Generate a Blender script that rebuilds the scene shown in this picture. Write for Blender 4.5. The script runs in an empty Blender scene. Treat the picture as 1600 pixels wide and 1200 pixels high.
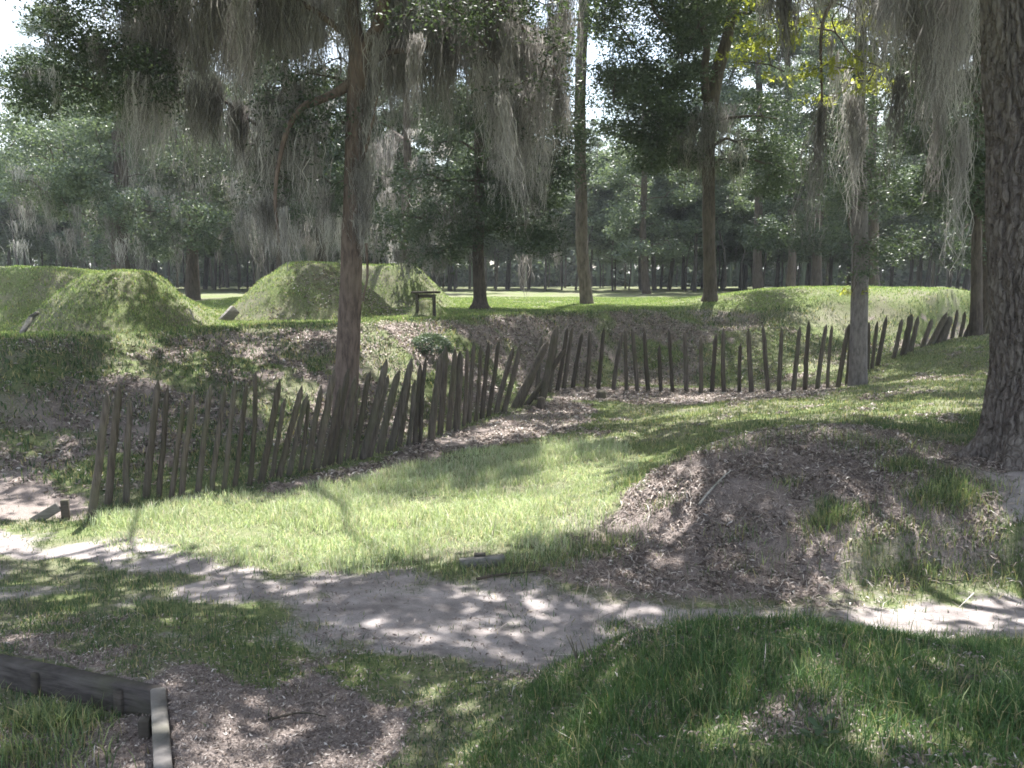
import bpy, math, random
import numpy as np
from mathutils import Vector
R = np.random.default_rng(11)
random.seed(7)
rad = math.radians
C = bpy.context.scene.collection
# ------------------------------------------------------------------ camera model
F = 1331.0; TH = rad(6.855); EYE = 3.2           # z = 0 is the ditch floor
ct, st = math.cos(TH), math.sin(TH)
def slope(u, v):
    a = (u-800)/F; b = (600-v)/F
    dy = ct+b*st; dz = -st+b*ct
    return a/dy, dz/dy
def P(u, v, Y):                                   # point on the line of sight at distance Y
    a, s = slope(u, v); return np.array([a*Y, Y, EYE+s*Y])
def G(u, v, zrel):                                # point on the line of sight at a height below the eye
    a, s = slope(u, v); return P(u, v, zrel/s)
def proj(p):
    p = np.asarray(p, float); x, y, z = p[..., 0], p[..., 1], p[..., 2]-EYE
    f = y*ct-z*st; up = y*st+z*ct
    return 800+F*x/f, 600-F*up/f
# sun
SE, SA = rad(66), rad(13)
SUN = np.array([math.sin(SA)*math.cos(SE), math.cos(SA)*math.cos(SE), math.sin(SE)])
# ------------------------------------------------------------------ noise
def _h(ix, iy, s):
    n = (ix.astype(np.int64)*374761393+iy.astype(np.int64)*668265263+s*1442695041) & 0xffffffff
    n = ((n ^ (n >> 13))*1274126177) & 0xffffffff
    return ((n ^ (n >> 16)) & 0xffffff)/float(0xffffff)
def vn(x, y, s=0):
    x = np.asarray(x, float); y = np.asarray(y, float)
    ix = np.floor(x); iy = np.floor(y); fx = x-ix; fy = y-iy
    fx = fx*fx*(3-2*fx); fy = fy*fy*(3-2*fy)
    a = _h(ix, iy, s); b = _h(ix+1, iy, s); c = _h(ix, iy+1, s); d = _h(ix+1, iy+1, s)
    return a+(b-a)*fx+(c-a)*fy+(a-b-c+d)*fx*fy
def fbm(x, y, s=0, o=4):
    t = 0; a = .5; q = 0
    for i in range(o):
        t = t+a*vn(x*2**i, y*2**i, s+i*17); q += a; a *= .5
    return t/q
def ss(e0, e1, x):
    t = np.clip((np.asarray(x, float)-e0)/(e1-e0), 0, 1); return t*t*(3-2*t)
# ------------------------------------------------------------------ terrain
cp = []
for u, v, z in [(150,805,-3.2),(300,770,-3.2),(450,745,-3.2),(600,715,-3.2),(700,672,-3.2),(800,640,-3.2),(900,612,-3.2),(1050,614,-3.2),(1200,613,-3.2),(1290,608,-3.17),
    (300,850,-3.2),(500,860,-3.2),(500,780,-3.2),(700,800,-3.2),(700,720,-3.2),(850,700,-3.2),(850,790,-3.2),(1000,650,-3.12),(950,700,-3.12),
    (0,850,-3.2),(0,900,-3.15),(300,900,-3.15),(500,920,-3.12),(700,900,-3.15),(700,960,-3.1),(900,950,-3.1),(1100,940,-3.1),(1300,940,-3.1),(1600,950,-3.1),
    (0,960,-3.0),(200,960,-3.0),(0,1030,-2.8),(245,1080,-2.8),(250,1200,-2.8),(400,1000,-3.0),(500,1100,-2.95),(700,1040,-3.0),(600,1200,-2.92),(400,1200,-2.88),(850,1050,-3.0),
    (960,1003,-2.45),(1150,970,-2.2),(1300,980,-2.15),(1450,1003,-2.2),(1600,1025,-2.25),(740,1200,-2.68),(850,1120,-2.6),(900,1200,-2.3),(1000,1200,-2.12),(1000,1100,-2.3),
    (1200,1050,-2.12),(1200,1200,-1.98),(1400,1200,-1.92),(1600,1200,-1.9),(1500,1100,-2.04),
    (850,888,-3.12),(950,908,-3.12),(1100,918,-3.12),(1250,916,-3.12),(1400,908,-3.1),(1600,905,-3.1)]:
    cp.append(G(u, v, z))
for u, v, d in [(1300,800,9.6),(1150,800,9.8),(1040,815,10.0),(1100,709,11.1),(1000,768,10.7),(1200,684,11.8),(1350,679,12.2),(1500,690,11.3),(1600,722,10.6),(1750,720,10.8),
    (1500,790,9.5),(1620,780,9.5),(1400,872,8.75),(1600,868,8.75),(1250,880,8.9),(1100,890,9.0),(950,870,9.5),(1300,640,17),(1450,650,14),(1450,600,20),(1500,549,26.5),(1342,600,24.8),
    (1100,652,17.5),(1150,690,12.9),(1020,745,12.2),(1522,524,30.5),(1600,600,20),(1600,550,25),(1355,592,25.6),(1400,583,25.6),(1440,573,26),(1540,532,28.5)]:
    cp.append(P(u, v, d))
for x, y, z in [(-22,10,0),(-22,5,.3),(-10,4,.5),(-5,1,.6),(0,0,1.55),(-1.5,2,.9),(1.5,1.5,1.5),(4,1,1.5),(8,0,1.5),(14,3,1.2),(12,7,.3),(20,8,.3),(20,14,1.2),(22,24,1.1),(0,-8,1.5),(-15,-8,1),(15,-8,1.5),
    (-12,20,0),(-5,23,0),(0,30,0),(8,31,0),(15,34,.2),(22,34,.9),(-22,20,0),(6.5,3.2,1.2),(3.4,6.9,.2),(5.5,7,.15),(1.6,6.6,.15)]:
    cp.append(np.array([x, y, z]))
cp = np.array(cp)
def _U(r2): return np.where(r2 > 1e-9, r2*np.log(r2+1e-12), 0)
n = len(cp)
_d2 = ((cp[:, None, :2]-cp[None, :, :2])**2).sum(-1)
A = np.zeros((n+3, n+3)); A[:n, :n] = _U(_d2)+np.eye(n)*.02
A[:n, n] = 1; A[:n, n+1:] = cp[:, :2]; A[n, :n] = 1; A[n+1:, :n] = cp[:, :2].T
_w = np.linalg.solve(A, np.concatenate([cp[:, 2], [0, 0, 0]]))
def tps(x, y):
    sh = x.shape; x = x.ravel(); y = y.ravel(); out = np.full(x.shape, _w[n])+_w[n+1]*x+_w[n+2]*y
    for i in range(n): out += _w[i]*_U((x-cp[i, 0])**2+(y-cp[i, 1])**2)
    return out.reshape(sh)
toe = np.array([G(u, v, -3.2)[:2] for u, v in [(-60,775),(130,775),(300,742),(450,716),(600,690),(700,651),(800,622),(900,599),(1100,598),(1260,594)]]+[(12.4,29.5),(15.5,32),(19,36)])
top = np.array([G(u, v, -1.15)[:2] for u, v in [(-60,527),(130,524),(300,515),(420,509),(540,507),(600,506),(700,501),(850,494),(1000,488),(1100,484),(1180,486),(1300,484)]]+[(16.5,34.5),(20,38)])
def bump(x, y, cx, cy, rx, ry, h, rot=0, p=2.0, flat=1.0):
    c, s = math.cos(rot), math.sin(rot); dx = x-cx; dy = y-cy
    q = (np.abs((dx*c+dy*s)/rx)**p+np.abs((-dx*s+dy*c)/ry)**p)**(1/p)
    return h*np.tanh(1.25*flat*ss(1.04, 0, q))/math.tanh(1.25*flat)
def trap(x, y, cx, cy, rx, ry, h, q0=.38, p=2.2):
    wx = (fbm(x*.8, y*.8, 51)-.5)*.5; wy = (fbm(x*.8+9, y*.8, 52)-.5)*.5
    q = (np.abs((x+wx-cx)/rx)**p+np.abs((y+wy-cy)/ry)**p)**(1/p); t = np.clip((1-q)/(1-q0), 0, 1.25)
    t = np.where(t > .85, .85+.15*np.tanh((t-.85)/.15)*.9, t); t = np.where(t < .12, t*t/.24+.0, t-.06*(t < 9))
    return h*np.clip(t, 0, 2)/.93
def H0(x, y):
    f = tps(np.clip(x, -22, 22), np.clip(y, -8, 34))
    yt = np.interp(x, toe[:, 0], toe[:, 1]); yp = np.interp(x, top[:, 0], top[:, 1])
    wob = (fbm(x*.5, y*.5, 3)-.5)*1.2
    t = (y+wob*.6-yt)/np.maximum(yp-yt, 1)
    tt = np.clip(t, 0, 1); tt = tt*.45+.55*tt*tt*(3-2*tt)
    pl = np.interp(y, [12, 20, 32, 62, 140], [2.0, 2.05, 2.12, 2.5, 2.55])
    pl = pl+(fbm(x*.12, y*.12, 9)-.5)*.25
    z = f*(1-tt)+pl*tt
    out = ss(.9, 1.1, t)
    z = z+trap(x, y, -10.1, 22.2, 2.5, 2.7, 1.42, .3)*ss(.85, 1.05, t)      # near mound
    z = z+trap(x, y, -19, 26.5, 10.3, 3.2, 1.5, .55, 4)*out                          # long rampart
    z = z+trap(x, y, -6.55, 28.0, 2.9, 3.0, 1.72, .33)*out                     # middle mound
    z = z+trap(x, y, -5.3, 35.6, 3.2, 3.2, 1.7, .4)*out                        # mound behind it
    z = z+bump(x, y, 15.4, 37.2, 9.6, 3.6, .8, -.03, 4, 1.2)*ss(.6, 1.0, t)          # right berm
    z = z+bump(x, y, 7.8, 31.2, 2.2, 1.3, .25, .1)
    z = z+bump(x, y, G(668,545,-2.1)[0], G(668,545,-2.1)[1], .75, .75, .55)              # tufted hump on the scarp
    n1 = (fbm(x*.9, y*.9, 5)-.5)*.13+(fbm(x*4, y*4, 6)-.5)*.05
    return z+n1
# path and floor roughness is damped further down through the sand mask
CORN = G(245, 1080, -2.8); WEST = G(0, 1030, -2.8); SOUTH = G(252, 1200, -2.8)
def pit(x, y):
    d = WEST-CORN; e = SOUTH-CORN
    c1 = (x-CORN[0])*d[1]-(y-CORN[1])*d[0]          # side of the board wall
    c2 = (x-CORN[0])*e[1]-(y-CORN[1])*e[0]
    c1 = c1/np.hypot(d[0], d[1]); c2 = c2/np.hypot(e[0], e[1])
    return c1, c2
def axis(segs):
    out = [segs[0][0]]
    for a, b, s in segs:
        k = max(1, int(round((b-a)/s))); out += list(a+(b-a)*np.arange(1, k+1)/k)
    return np.array(out)
xs = axis([(-400,-60,20),(-60,-26,2),(-26,-12,.3),(-12,-4.5,.11),(-4.5,4,.07),(4,9,.09),(9,18,.15),(18,30,.5),(30,60,2),(60,400,20)])
ys = axis([(-300,-20,20),(-20,-3,1),(-3,2,.25),(2,7.5,.06),(7.5,14,.09),(14,32,.13),(32,46,.25),(46,80,.8),(80,140,4),(140,600,30)])
X, Y = np.meshgrid(xs, ys)
Hh = H0(X, Y)
def samp(A_, x, y):
    i = np.clip(np.searchsorted(xs, x)-1, 0, len(xs)-2); j = np.clip(np.searchsorted(ys, y)-1, 0, len(ys)-2)
    fx = (x-xs[i])/(xs[i+1]-xs[i]); fy = (y-ys[j])/(ys[j+1]-ys[j])
    return A_[j, i]*(1-fx)*(1-fy)+A_[j, i+1]*fx*(1-fy)+A_[j+1, i]*(1-fx)*fy+A_[j+1, i+1]*fx*fy
def hit(u, v, y0=2.5, y1=150):
    a, s = slope(u, v); yy = np.geomspace(y0, y1, 2500)
    g = samp(Hh, a*yy, yy); k = np.nonzero(EYE+s*yy <= g)[0]
    if not len(k): return None
    return np.array([a*yy[k[0]], yy[k[0]], g[k[0]]])
def hp(u, v):
    h = hit(u, v); return h if h is not None else P(u, v, 60)
def poly(pts): return np.array([hp(u, v)[:2] for u, v in pts])
def sdf(pl, x, y):
    d = np.full(x.shape, 1e9); ins = np.zeros(x.shape, bool)
    for k in range(len(pl)):
        a = pl[k]; b = pl[(k+1) % len(pl)]; e = b-a
        t = np.clip(((x-a[0])*e[0]+(y-a[1])*e[1])/(e@e+1e-9), 0, 1)
        d = np.minimum(d, np.hypot(x-a[0]-t*e[0], y-a[1]-t*e[1]))
        if a[1] != b[1]:
            ins ^= ((a[1] > y) != (b[1] > y)) & (x < (b[0]-a[0])*(y-a[1])/(b[1]-a[1])+a[0])
    return np.where(ins, d, -d)
def zone(pts, w=.25, wob=.5, s=1):
    d = sdf(poly(pts) if not isinstance(pts, np.ndarray) else pts, X, Y)
    return ss(-w, w, d+(fbm(X*1.6, Y*1.6, s)-.5)*wob*2)
N1 = fbm(X*1.3, Y*1.3, 21); N2 = fbm(X*.6, Y*.6, 31); N3 = fbm(X*3, Y*3, 41)
_sp = [G(u, v, -3.1)[:2] for u, v in [(-300,800),(0,822),(150,833),(250,862),(500,888),(700,900),(850,906)]]+[hp(950,914)[:2], hp(1250,920)[:2], hp(1600,912)[:2], hp(1700,912)[:2]]
_sp += [np.array([9., 7.2]), np.array([4.5, 6.5]), np.array([2.2, 6.4])]+[G(u, v, -3.0)[:2] for u, v in [(870,1035),(700,1030),(560,1005),(420,985),(250,940),(60,905),(-300,885)]]
sand = zone(np.array(_sp), .8, .9, 2)*(.72+.28*ss(.35, .5, N3))
foot = zone([(880,908),(1100,922),(1300,926),(1420,930),(1300,968),(1100,962),(920,945)], .25, .5, 28)
sand *= 1-.55*foot
sand *= 1-.75*zone([(0,868),(150,880),(330,905),(260,925),(0,912)], .15, .4, 8)
bank = zone([(835,893),(930,815),(1000,768),(1110,695),(1200,668),(1350,668),(1420,688),(1540,700),(1600,735),(1600,908),(1250,918),(950,908)], .2, .3, 3)
strip = zone([(420,765),(560,728),(700,680),(800,645),(880,625),(935,640),(900,672),(740,702),(640,727),(540,752)], .2, .4, 4)
rowlit = zone([(860,600),(1300,598),(1300,618),(860,622)], .3, .3, 14)
leftlit = zone([(-80,730),(60,735),(140,780),(130,812),(0,815),(-80,815)], .25, .4, 5)
fgl = zone([(0,1090),(240,1090),(300,1050),(470,1085),(700,1095),(620,1200),(520,1400),(0,1400)], .15, .4, 6)
fgl = np.maximum(fgl, zone([(0,1078),(120,1095),(238,1115),(242,1205),(150,1210),(110,1150),(40,1125),(0,1125)], .1, .3, 26))
edgelit = zone([(0,985),(200,1030),(240,1075),(0,1030)], .1, .3, 7)
bare = zone([(850,795),(960,800),(965,835),(880,850),(850,830)], .15, .5, 29)+zone([(800,640),(900,650),(890,668),(800,662)], .15, .4, 30)
lawn = zone([(150,815),(300,782),(480,765),(560,745),(700,712),(760,708),(850,690),(960,690),(1000,740),(965,800),(870,878),(620,893),(300,876),(150,850)], .12, .25, 9)
sand = np.maximum(sand, np.clip(bare, 0, 1)*.42); lawn = lawn*(1-.5*np.clip(bare, 0, 1))
yt = np.interp(X, toe[:, 0], toe[:, 1]); yp = np.interp(X, top[:, 0], top[:, 1]); T = (Y-yt)/np.maximum(yp-yt, 1)
scarp = ss(-.1, .05, T)*ss(1.05, .85, T)*ss(-13, -6, X)
scarp *= 1-ss(8, 11, X)*ss(.25, .45, T)
scarp *= np.clip(.15+.85*ss(.42, .56, N1*.6+N2*.4)+.15*ss(-6, -2, X), 0, 1)
brown = zone([(490,492),(560,478),(640,505),(640,540),(700,600),(560,640),(560,540)], .3, .6, 12)
patch = ss(.56, .66, N1)*ss(.5, .6, N3*.5+N2*.5)
plat = ss(.9, 1.05, T)
csl = zone([(455,440),(520,425),(640,470),(640,492),(480,490)], .3, .5, 27)
litter = np.maximum.reduce([csl*.4, bank, strip, rowlit*.9, leftlit, fgl, edgelit*.8, scarp*.9, patch*.7*(1-lawn)*(1-plat*.7)])
toeb = zone([(850,892),(950,900),(1250,910),(1420,905),(1420,928),(1250,936),(1000,932),(860,908)], .2, .3, 31)
sand *= 1-.5*toeb; litter = np.maximum(litter, np.maximum(foot*.6, toeb))
tufts = zone([(1455,742),(1520,745),(1510,800),(1455,795)], .1, .2, 15)+zone([(1395,722),(1432,722),(1432,745),(1395,745)], .1, .2, 15)+zone([(1270,800),(1320,800),(1320,835),(1270,835)], .1, .2, 15)
tufts = np.clip(tufts+zone([(1340,850),(1600,820),(1600,905),(1450,905),(1340,870)], .1, .7, 16)*.35+zone([(860,850),(960,800),(1010,820),(940,860)], .1, .5, 18)*.4, 0, 1)
pale = zone([(1545,760),(1640,745),(1640,850),(1560,860)], .15, .2, 17)
litter = np.clip(litter*(1-tufts*.8), 0, 1)*(1-sand)*(1-pale*.7); sand = np.maximum(sand, pale*.75)
fgm = zone([(960,985),(1150,965),(1300,975),(1450,1000),(1750,1030),(1800,1400),(560,1400),(720,1190),(800,1130)], .15, .3, 10)
litter = np.maximum(litter, fgm*.8*np.maximum(zone([(1180,1085),(1330,1090),(1350,1130),(1200,1140)], .1, .3, 11), ss(.6, .68, N3)*.6))
grass = np.clip((1-litter*.95)*(1-sand)*(.55+.45*ss(.35, .5, N1)), 0, 1)
grass = np.maximum(grass, sand*ss(.45, .6, N1)*.16)
# lit areas (used only to decide where crowns leave the sky open)
LIT = []
def lz(pts, k, w=.3, wob=.4, s=50): LIT.append(zone(pts, w, wob, s+len(LIT))*k)
lz([(110,812),(430,772),(560,742),(640,705),(760,708),(850,692),(950,722),(1000,748),(960,800),(860,870),(620,890),(300,874),(140,850)], 1, .2, .15)
lz([(-200,800),(0,812),(130,815),(270,866),(0,884),(-200,890)], 1, .2, .2)
lz([(-100,700),(110,740),(140,812),(-100,815)], .8, .2, .5)
lz([(1240,935),(1380,880),(1600,870),(1600,1012),(1480,1005),(1290,985)], 1, .2, .35)
lz([(1330,860),(1500,815),(1600,740),(1600,905),(1400,905)], .8, .2, .5)
lz([(1455,740),(1520,740),(1520,800),(1455,800)], .9, .1, .1)
lz([(490,490),(640,500),(720,520),(660,600),(560,650),(560,520)], .9, .3, .5)
lz([(560,720),(700,675),(800,650),(900,655),(850,690),(700,710)], .6, .2, .9)
lz([(1235,628),(1540,625),(1540,668),(1235,666)], 1, .2, .35)
lz([(1000,650),(1200,625),(1300,640),(1180,665)], .6, .2, .8)
lz([(1380,575),(1540,530),(1540,590),(1330,610)], .95, .2, .5)
lz([(1020,560),(1200,545),(1210,590),(1030,598)], .7, .3, .6)
lz([(370,515),(410,520),(400,600),(370,560)], .7, .1, .5)
lz([(0,905),(300,915),(450,930),(450,945),(200,935),(0,925)], .5, .1, .9)
lz([(640,928),(960,935),(960,955),(640,950)], .75, .1, .6)
lz([(0,1110),(130,1100),(130,1160),(0,1200)], .6, .1, .3)
lz([(1180,1095),(1330,1100),(1350,1125),(1200,1130)], .6, .1, .4)
lz([(930,830),(1080,800),(1080,850),(960,860)], .9, .1, .5)
lz([(1080,700),(1200,690),(1240,720),(1100,740)], .6, .1, .6)
shd = np.maximum.reduce([zone([(218,432),(240,436),(320,515),(205,517),(222,470)], .15, .2, 60), zone([(455,414),(560,416),(650,485),(600,492),(470,470)], .2, .3, 61), zone([(0,424),(140,424),(70,490),(0,520)], .4, .3, 62)])
LIT.append(ss(.98, 1.12, T)*np.clip(.96-shd, 0, 1)); LIT.append(fgm*.35*ss(.45, .6, fbm(X*1.2, Y*1.2, 81))); LIT.append(ss(0, .1, T)*ss(1, .9, T)*.75*ss(.42, .56, fbm(X*.7, Y*.7, 79)))
lit = np.maximum.reduce(LIT)
lit = np.maximum(lit, .7*ss(.6, .67, fbm(X*.55+7, Y*.9, 77, 3))*ss(3, 6, Y))
# settle: smooth the sand, drop the pit
c1, c2 = pit(X, Y)
if True:
    s1, s2 = np.sign(pit(-3.5, 4.6)[0]), np.sign(pit(-3.5, 4.6)[1]); inside = (c1*s1 > -.055) & (c2*s2 > -.055)
inside &= (X > -9) & (Y > 0)
Hh = Hh-sand*(fbm(X*4, Y*4, 6)-.5)*.04-np.where(inside, .21, 0)
_ld = Y-(8.72+(fbm(X*1.1, X*0+3, 12)-.5)*.7+(fbm(X*3, Y*3, 12)-.5)*.18)
Hh = Hh+.2*ss(-.03, .09, _ld)*ss(2.2, .3, _ld)*ss(2.6, 3.8, X)*ss(13, 11, X)
dirt = ss(-.25, -.03, _ld)*ss(.2, .05, _ld)*ss(2.6, 3.8, X); sand = sand*(1-dirt*.9); litter = np.maximum(litter, dirt*.55)*(1-.25*dirt)
Hh = Hh+ss(.3, .7, bank)*(fbm(X*5, Y*5, 66)-.5)*.13
def gz(x, y): return samp(Hh, x, y)
# ------------------------------------------------------------------ helpers
def tag(o, label=None, cat=None, group=None, kind=None):
    if label: o['label'] = label
    if cat: o['category'] = cat
    if group: o['group'] = group
    if kind: o['kind'] = kind
    return o
def empty(name, loc, label, cat, group=None):
    o = bpy.data.objects.new(name, None); C.objects.link(o); o.location = tuple(map(float, loc)); o.empty_display_size = .2
    return tag(o, label, cat, group)
class MB:
    def __init__(s): s.v = []; s.q = []; s.t = []; s.c = []; s.n = 0
    def add(s, v, q=None, t=None, c=None):
        v = np.asarray(v, float).reshape(-1, 3)
        if q is not None and len(q): s.q.append(np.asarray(q).reshape(-1, 4)+s.n)
        if t is not None and len(t): s.t.append(np.asarray(t).reshape(-1, 3)+s.n)
        s.v.append(v); s.n += len(v)
        s.c.append(np.broadcast_to(np.array([.5, .5, .5]) if c is None else np.asarray(c, float), v.shape))
    def mesh(s, name, mat, off=(0, 0, 0), smooth=False):
        V = np.concatenate(s.v)-np.asarray(off); Cc = np.concatenate(s.c)
        Q = np.concatenate(s.q) if s.q else np.zeros((0, 4), int); Tt = np.concatenate(s.t) if s.t else np.zeros((0, 3), int)
        me = bpy.data.meshes.new(name); me.vertices.add(len(V)); me.vertices.foreach_set('co', V.astype(np.float32).ravel())
        L = np.concatenate([Q.ravel(), Tt.ravel()]).astype(np.int32)
        me.loops.add(len(L)); me.loops.foreach_set('vertex_index', L)
        tot = np.concatenate([np.full(len(Q), 4), np.full(len(Tt), 3)]).astype(np.int32)
        me.polygons.add(len(tot)); me.polygons.foreach_set('loop_start', (np.cumsum(tot)-tot).astype(np.int32))
        me.polygons.foreach_set('loop_total', tot)
        if smooth: me.polygons.foreach_set('use_smooth', np.ones(len(tot), bool))
        a = me.color_attributes.new('col', 'FLOAT_COLOR', 'POINT')
        a.data.foreach_set('color', np.concatenate([Cc, np.ones((len(Cc), 1))], 1).astype(np.float32).ravel())
        me.update(); me.validate(); me.materials.append(mat)
        return me
    def obj(s, name, mat, parent=None, smooth=False, off=None):
        if off is None: off = tuple(parent.location) if parent is not None else (0, 0, 0)
        o = bpy.data.objects.new(name, s.mesh(name, mat, off, smooth)); C.objects.link(o)
        if parent is not None: o.parent = parent
        return o
def catmull(pts, k=8):
    p = np.asarray(pts, float); p = np.vstack([2*p[0]-p[1], p, 2*p[-1]-p[-2]]); out = []
    for i in range(1, len(p)-2):
        for j in range(k):
            t = j/k; a, b, c, d = p[i-1:i+3]
            out.append(.5*((2*b)+(-a+c)*t+(2*a-5*b+4*c-d)*t*t+(-a+3*b-3*c+d)*t**3))
    out.append(p[-2]); return np.array(out)
def tube(m, pts, r, ns=10, rough=0, seed=0, cap=True, col=None, ridge=0, flare=0):
    pts = np.asarray(pts, float); k = len(pts); r = np.broadcast_to(np.asarray(r, float), (k,))
    tg = np.gradient(pts, axis=0); tg /= np.linalg.norm(tg, axis=1)[:, None]+1e-9
    ref = np.array([1., 0, 0]) if abs(tg[:, 0]).mean() < .8 else np.array([0, 1., 0])
    a = np.cross(tg, ref); a /= np.linalg.norm(a, axis=1)[:, None]; b = np.cross(tg, a)
    th = np.arange(ns)*2*np.pi/ns
    ln = np.concatenate([[0], np.cumsum(np.linalg.norm(np.diff(pts, axis=0), axis=1))])
    TT, LL = np.meshgrid(th, ln)
    rr = r[:, None]*np.ones_like(TT)
    if rough: rr = rr*(1+rough*(fbm(np.cos(TT)*1.6+seed*3.1+5, np.sin(TT)*1.6+LL*1.3, seed)-.5)*2)
    if ridge:
        w = fbm(TT*0+LL*1.1, np.cos(TT)*2+9, seed+4)*1.6
        k2 = np.abs(np.sin((TT+w*.35)*ns/9+fbm(np.cos(TT)*3+2, LL*3.5+np.sin(TT)*3, seed+8)*5))
        cr = ss(.25, .8, k2)*ss(.22, .4, fbm(np.cos(TT)*9+20, LL*7+np.sin(TT)*9, seed+2))
        rr = rr+ridge*cr
    V = pts[:, None]+a[:, None]*(np.cos(TT)*rr)[..., None]+b[:, None]*(np.sin(TT)*rr)[..., None]
    i, j = np.meshgrid(np.arange(k-1), np.arange(ns), indexing='ij')
    q = np.stack([i*ns+j, (i+1)*ns+j, (i+1)*ns+(j+1) % ns, i*ns+(j+1) % ns], -1).reshape(-1, 4)
    V = V.reshape(-1, 3); t = []
    if cap:
        V = np.vstack([V, pts[-1]+tg[-1]*r[-1]*.4]); t = [((k-1)*ns+j_, len(V)-1, (k-1)*ns+(j_+1) % ns) for j_ in range(ns)]
    m.add(V, q, t, col)
def box(m, c, size, rz=0, tilt=(0, 0), bev=.008, col=None, seed=0):
    # chamfered, slightly irregular board: c is its centre, size its x,y,z extents
    sx, sy, sz = [q/2 for q in size]; b = min(bev, sx*.4, sy*.4, sz*.4); V = []
    for dz in (-1, 1):
        for (ax, ay) in ((1, 1), (-1, 1), (-1, -1), (1, -1)):
            V += [(ax*(sx-b), ay*sy, dz*(sz-b)), (ax*sx, ay*(sy-b), dz*(sz-b))] if (ax*ay > 0) else [(ax*sx, ay*(sy-b), dz*(sz-b)), (ax*(sx-b), ay*sy, dz*(sz-b))]
        for (ax, ay) in ((1, 1), (-1, 1), (-1, -1), (1, -1)): V.append((ax*(sx-b), ay*(sy-b), dz*sz))
    V = np.array(V, float)
    import mathutils
    rot = np.array(mathutils.Euler((tilt[0], tilt[1], rz)).to_matrix())
    import bmesh
    bm = bmesh.new()
    for v in V: bm.verts.new(v)
    res = bmesh.ops.convex_hull(bm, input=list(bm.verts)); bm.verts.index_update()
    bmesh.ops.triangulate(bm, faces=list(bm.faces)); bm.verts.ensure_lookup_table(); bm.verts.index_update()
    Vv = np.array([v.co[:] for v in bm.verts]); tr = [[v.index for v in f.verts] for f in bm.faces]; bm.free()
    m.add(Vv@rot.T+np.asarray(c), None, tr, col)
def rot_basis(N, rng, up=0.0):
    a = rng.normal(size=(N, 3)); a[:, 2] *= (1-up); a /= np.linalg.norm(a, axis=1)[:, None]+1e-9
    b = rng.normal(size=(N, 3)); b -= (b*a).sum(1)[:, None]*a; b /= np.linalg.norm(b, axis=1)[:, None]+1e-9
    return a, b, np.cross(a, b)
def leaves(m, cen, size, rng, asp=.5, cols=None, jit=.4, up=.3, lobes=1):
    N = len(cen); a, b, nn = rot_basis(N, rng, up); s = size*(1+rng.uniform(-jit, jit, N))[:, None]
    for k in range(lobes):
        an = 0 if lobes == 1 else (k-1)*1.0
        aa = a*math.cos(an)+b*math.sin(an); bb = -a*math.sin(an)+b*math.cos(an)
        V = np.stack([cen-aa*s*.5*(lobes == 1), cen+bb*s*asp*.5+nn*s*.06+aa*s*(0 if lobes == 1 else .45), cen+aa*s*(.5 if lobes == 1 else 1), cen-bb*s*asp*.5+nn*s*.06+aa*s*(0 if lobes == 1 else .45)], 1).reshape(-1, 3)
        m.add(V, np.arange(N*4).reshape(-1, 4), None, None if cols is None else np.repeat(cols, 4, 0))
def strands(m, top_, length, rng, per=22, spread=.07, w=.006, seg=8, taper=True, cols=None):
    # hanging moss: tangled, kinked filaments gathered into uneven tapering hanks
    N = len(top_); K = N*per; base = np.repeat(top_, per, 0); LL = np.repeat(length, per); L = LL*rng.uniform(.12, 1, K)**1.15
    drop = np.repeat(rng.uniform(.0, .35, N), per)*rng.uniform(0, 1, K)*(LL-L)            # some filaments start lower down in the hank
    off = rng.normal(size=(K, 3))*np.repeat(spread*rng.uniform(.5, 1.5, N), per)[:, None]; off[:, 2] = rng.uniform(-.08, .12, K)-drop
    an = rng.uniform(0, np.pi, K); sx = np.repeat(rng.normal(size=N)*.06, per); V = np.zeros((K, seg+1, 2, 3)); walk = np.zeros((K, 2)); ww = w*rng.uniform(.5, 1.9, K)
    for i in range(seg+1):
        t = i/seg; cx = base+off*np.array([1-.5*t, 1-.5*t, 1])
        walk = walk*.85+rng.normal(size=(K, 2))*(L/seg)[:, None]*.3; an = an+rng.normal(size=K)*.7
        cx[:, 0] += walk[:, 0]+sx*t*L; cx[:, 1] += walk[:, 1]; cx[:, 2] -= t*L*(1+.05*np.sin(t*9+an))
        hw = ww*(1.0-.75*t**2)*rng.uniform(.45, 1.5, K); d = np.stack([np.cos(an)*hw, np.sin(an)*hw, hw*.3*np.sin(an*3)], 1); V[:, i, 0] = cx+d; V[:, i, 1] = cx-d
    idx = np.arange(K*(seg+1)*2).reshape(K, seg+1, 2)
    q = np.stack([idx[:, :-1, 0], idx[:, :-1, 1], idx[:, 1:, 1], idx[:, 1:, 0]], -1).reshape(-1, 4)
    c = np.repeat(rng.uniform(.0, 1, N)**1.8*.65, per)[:, None]+rng.uniform(0, .35, (K, 1)); c = c*np.ones((1, 3)); m.add(V.reshape(-1, 3), q, None, np.repeat(c, (seg+1)*2, 0))
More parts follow.
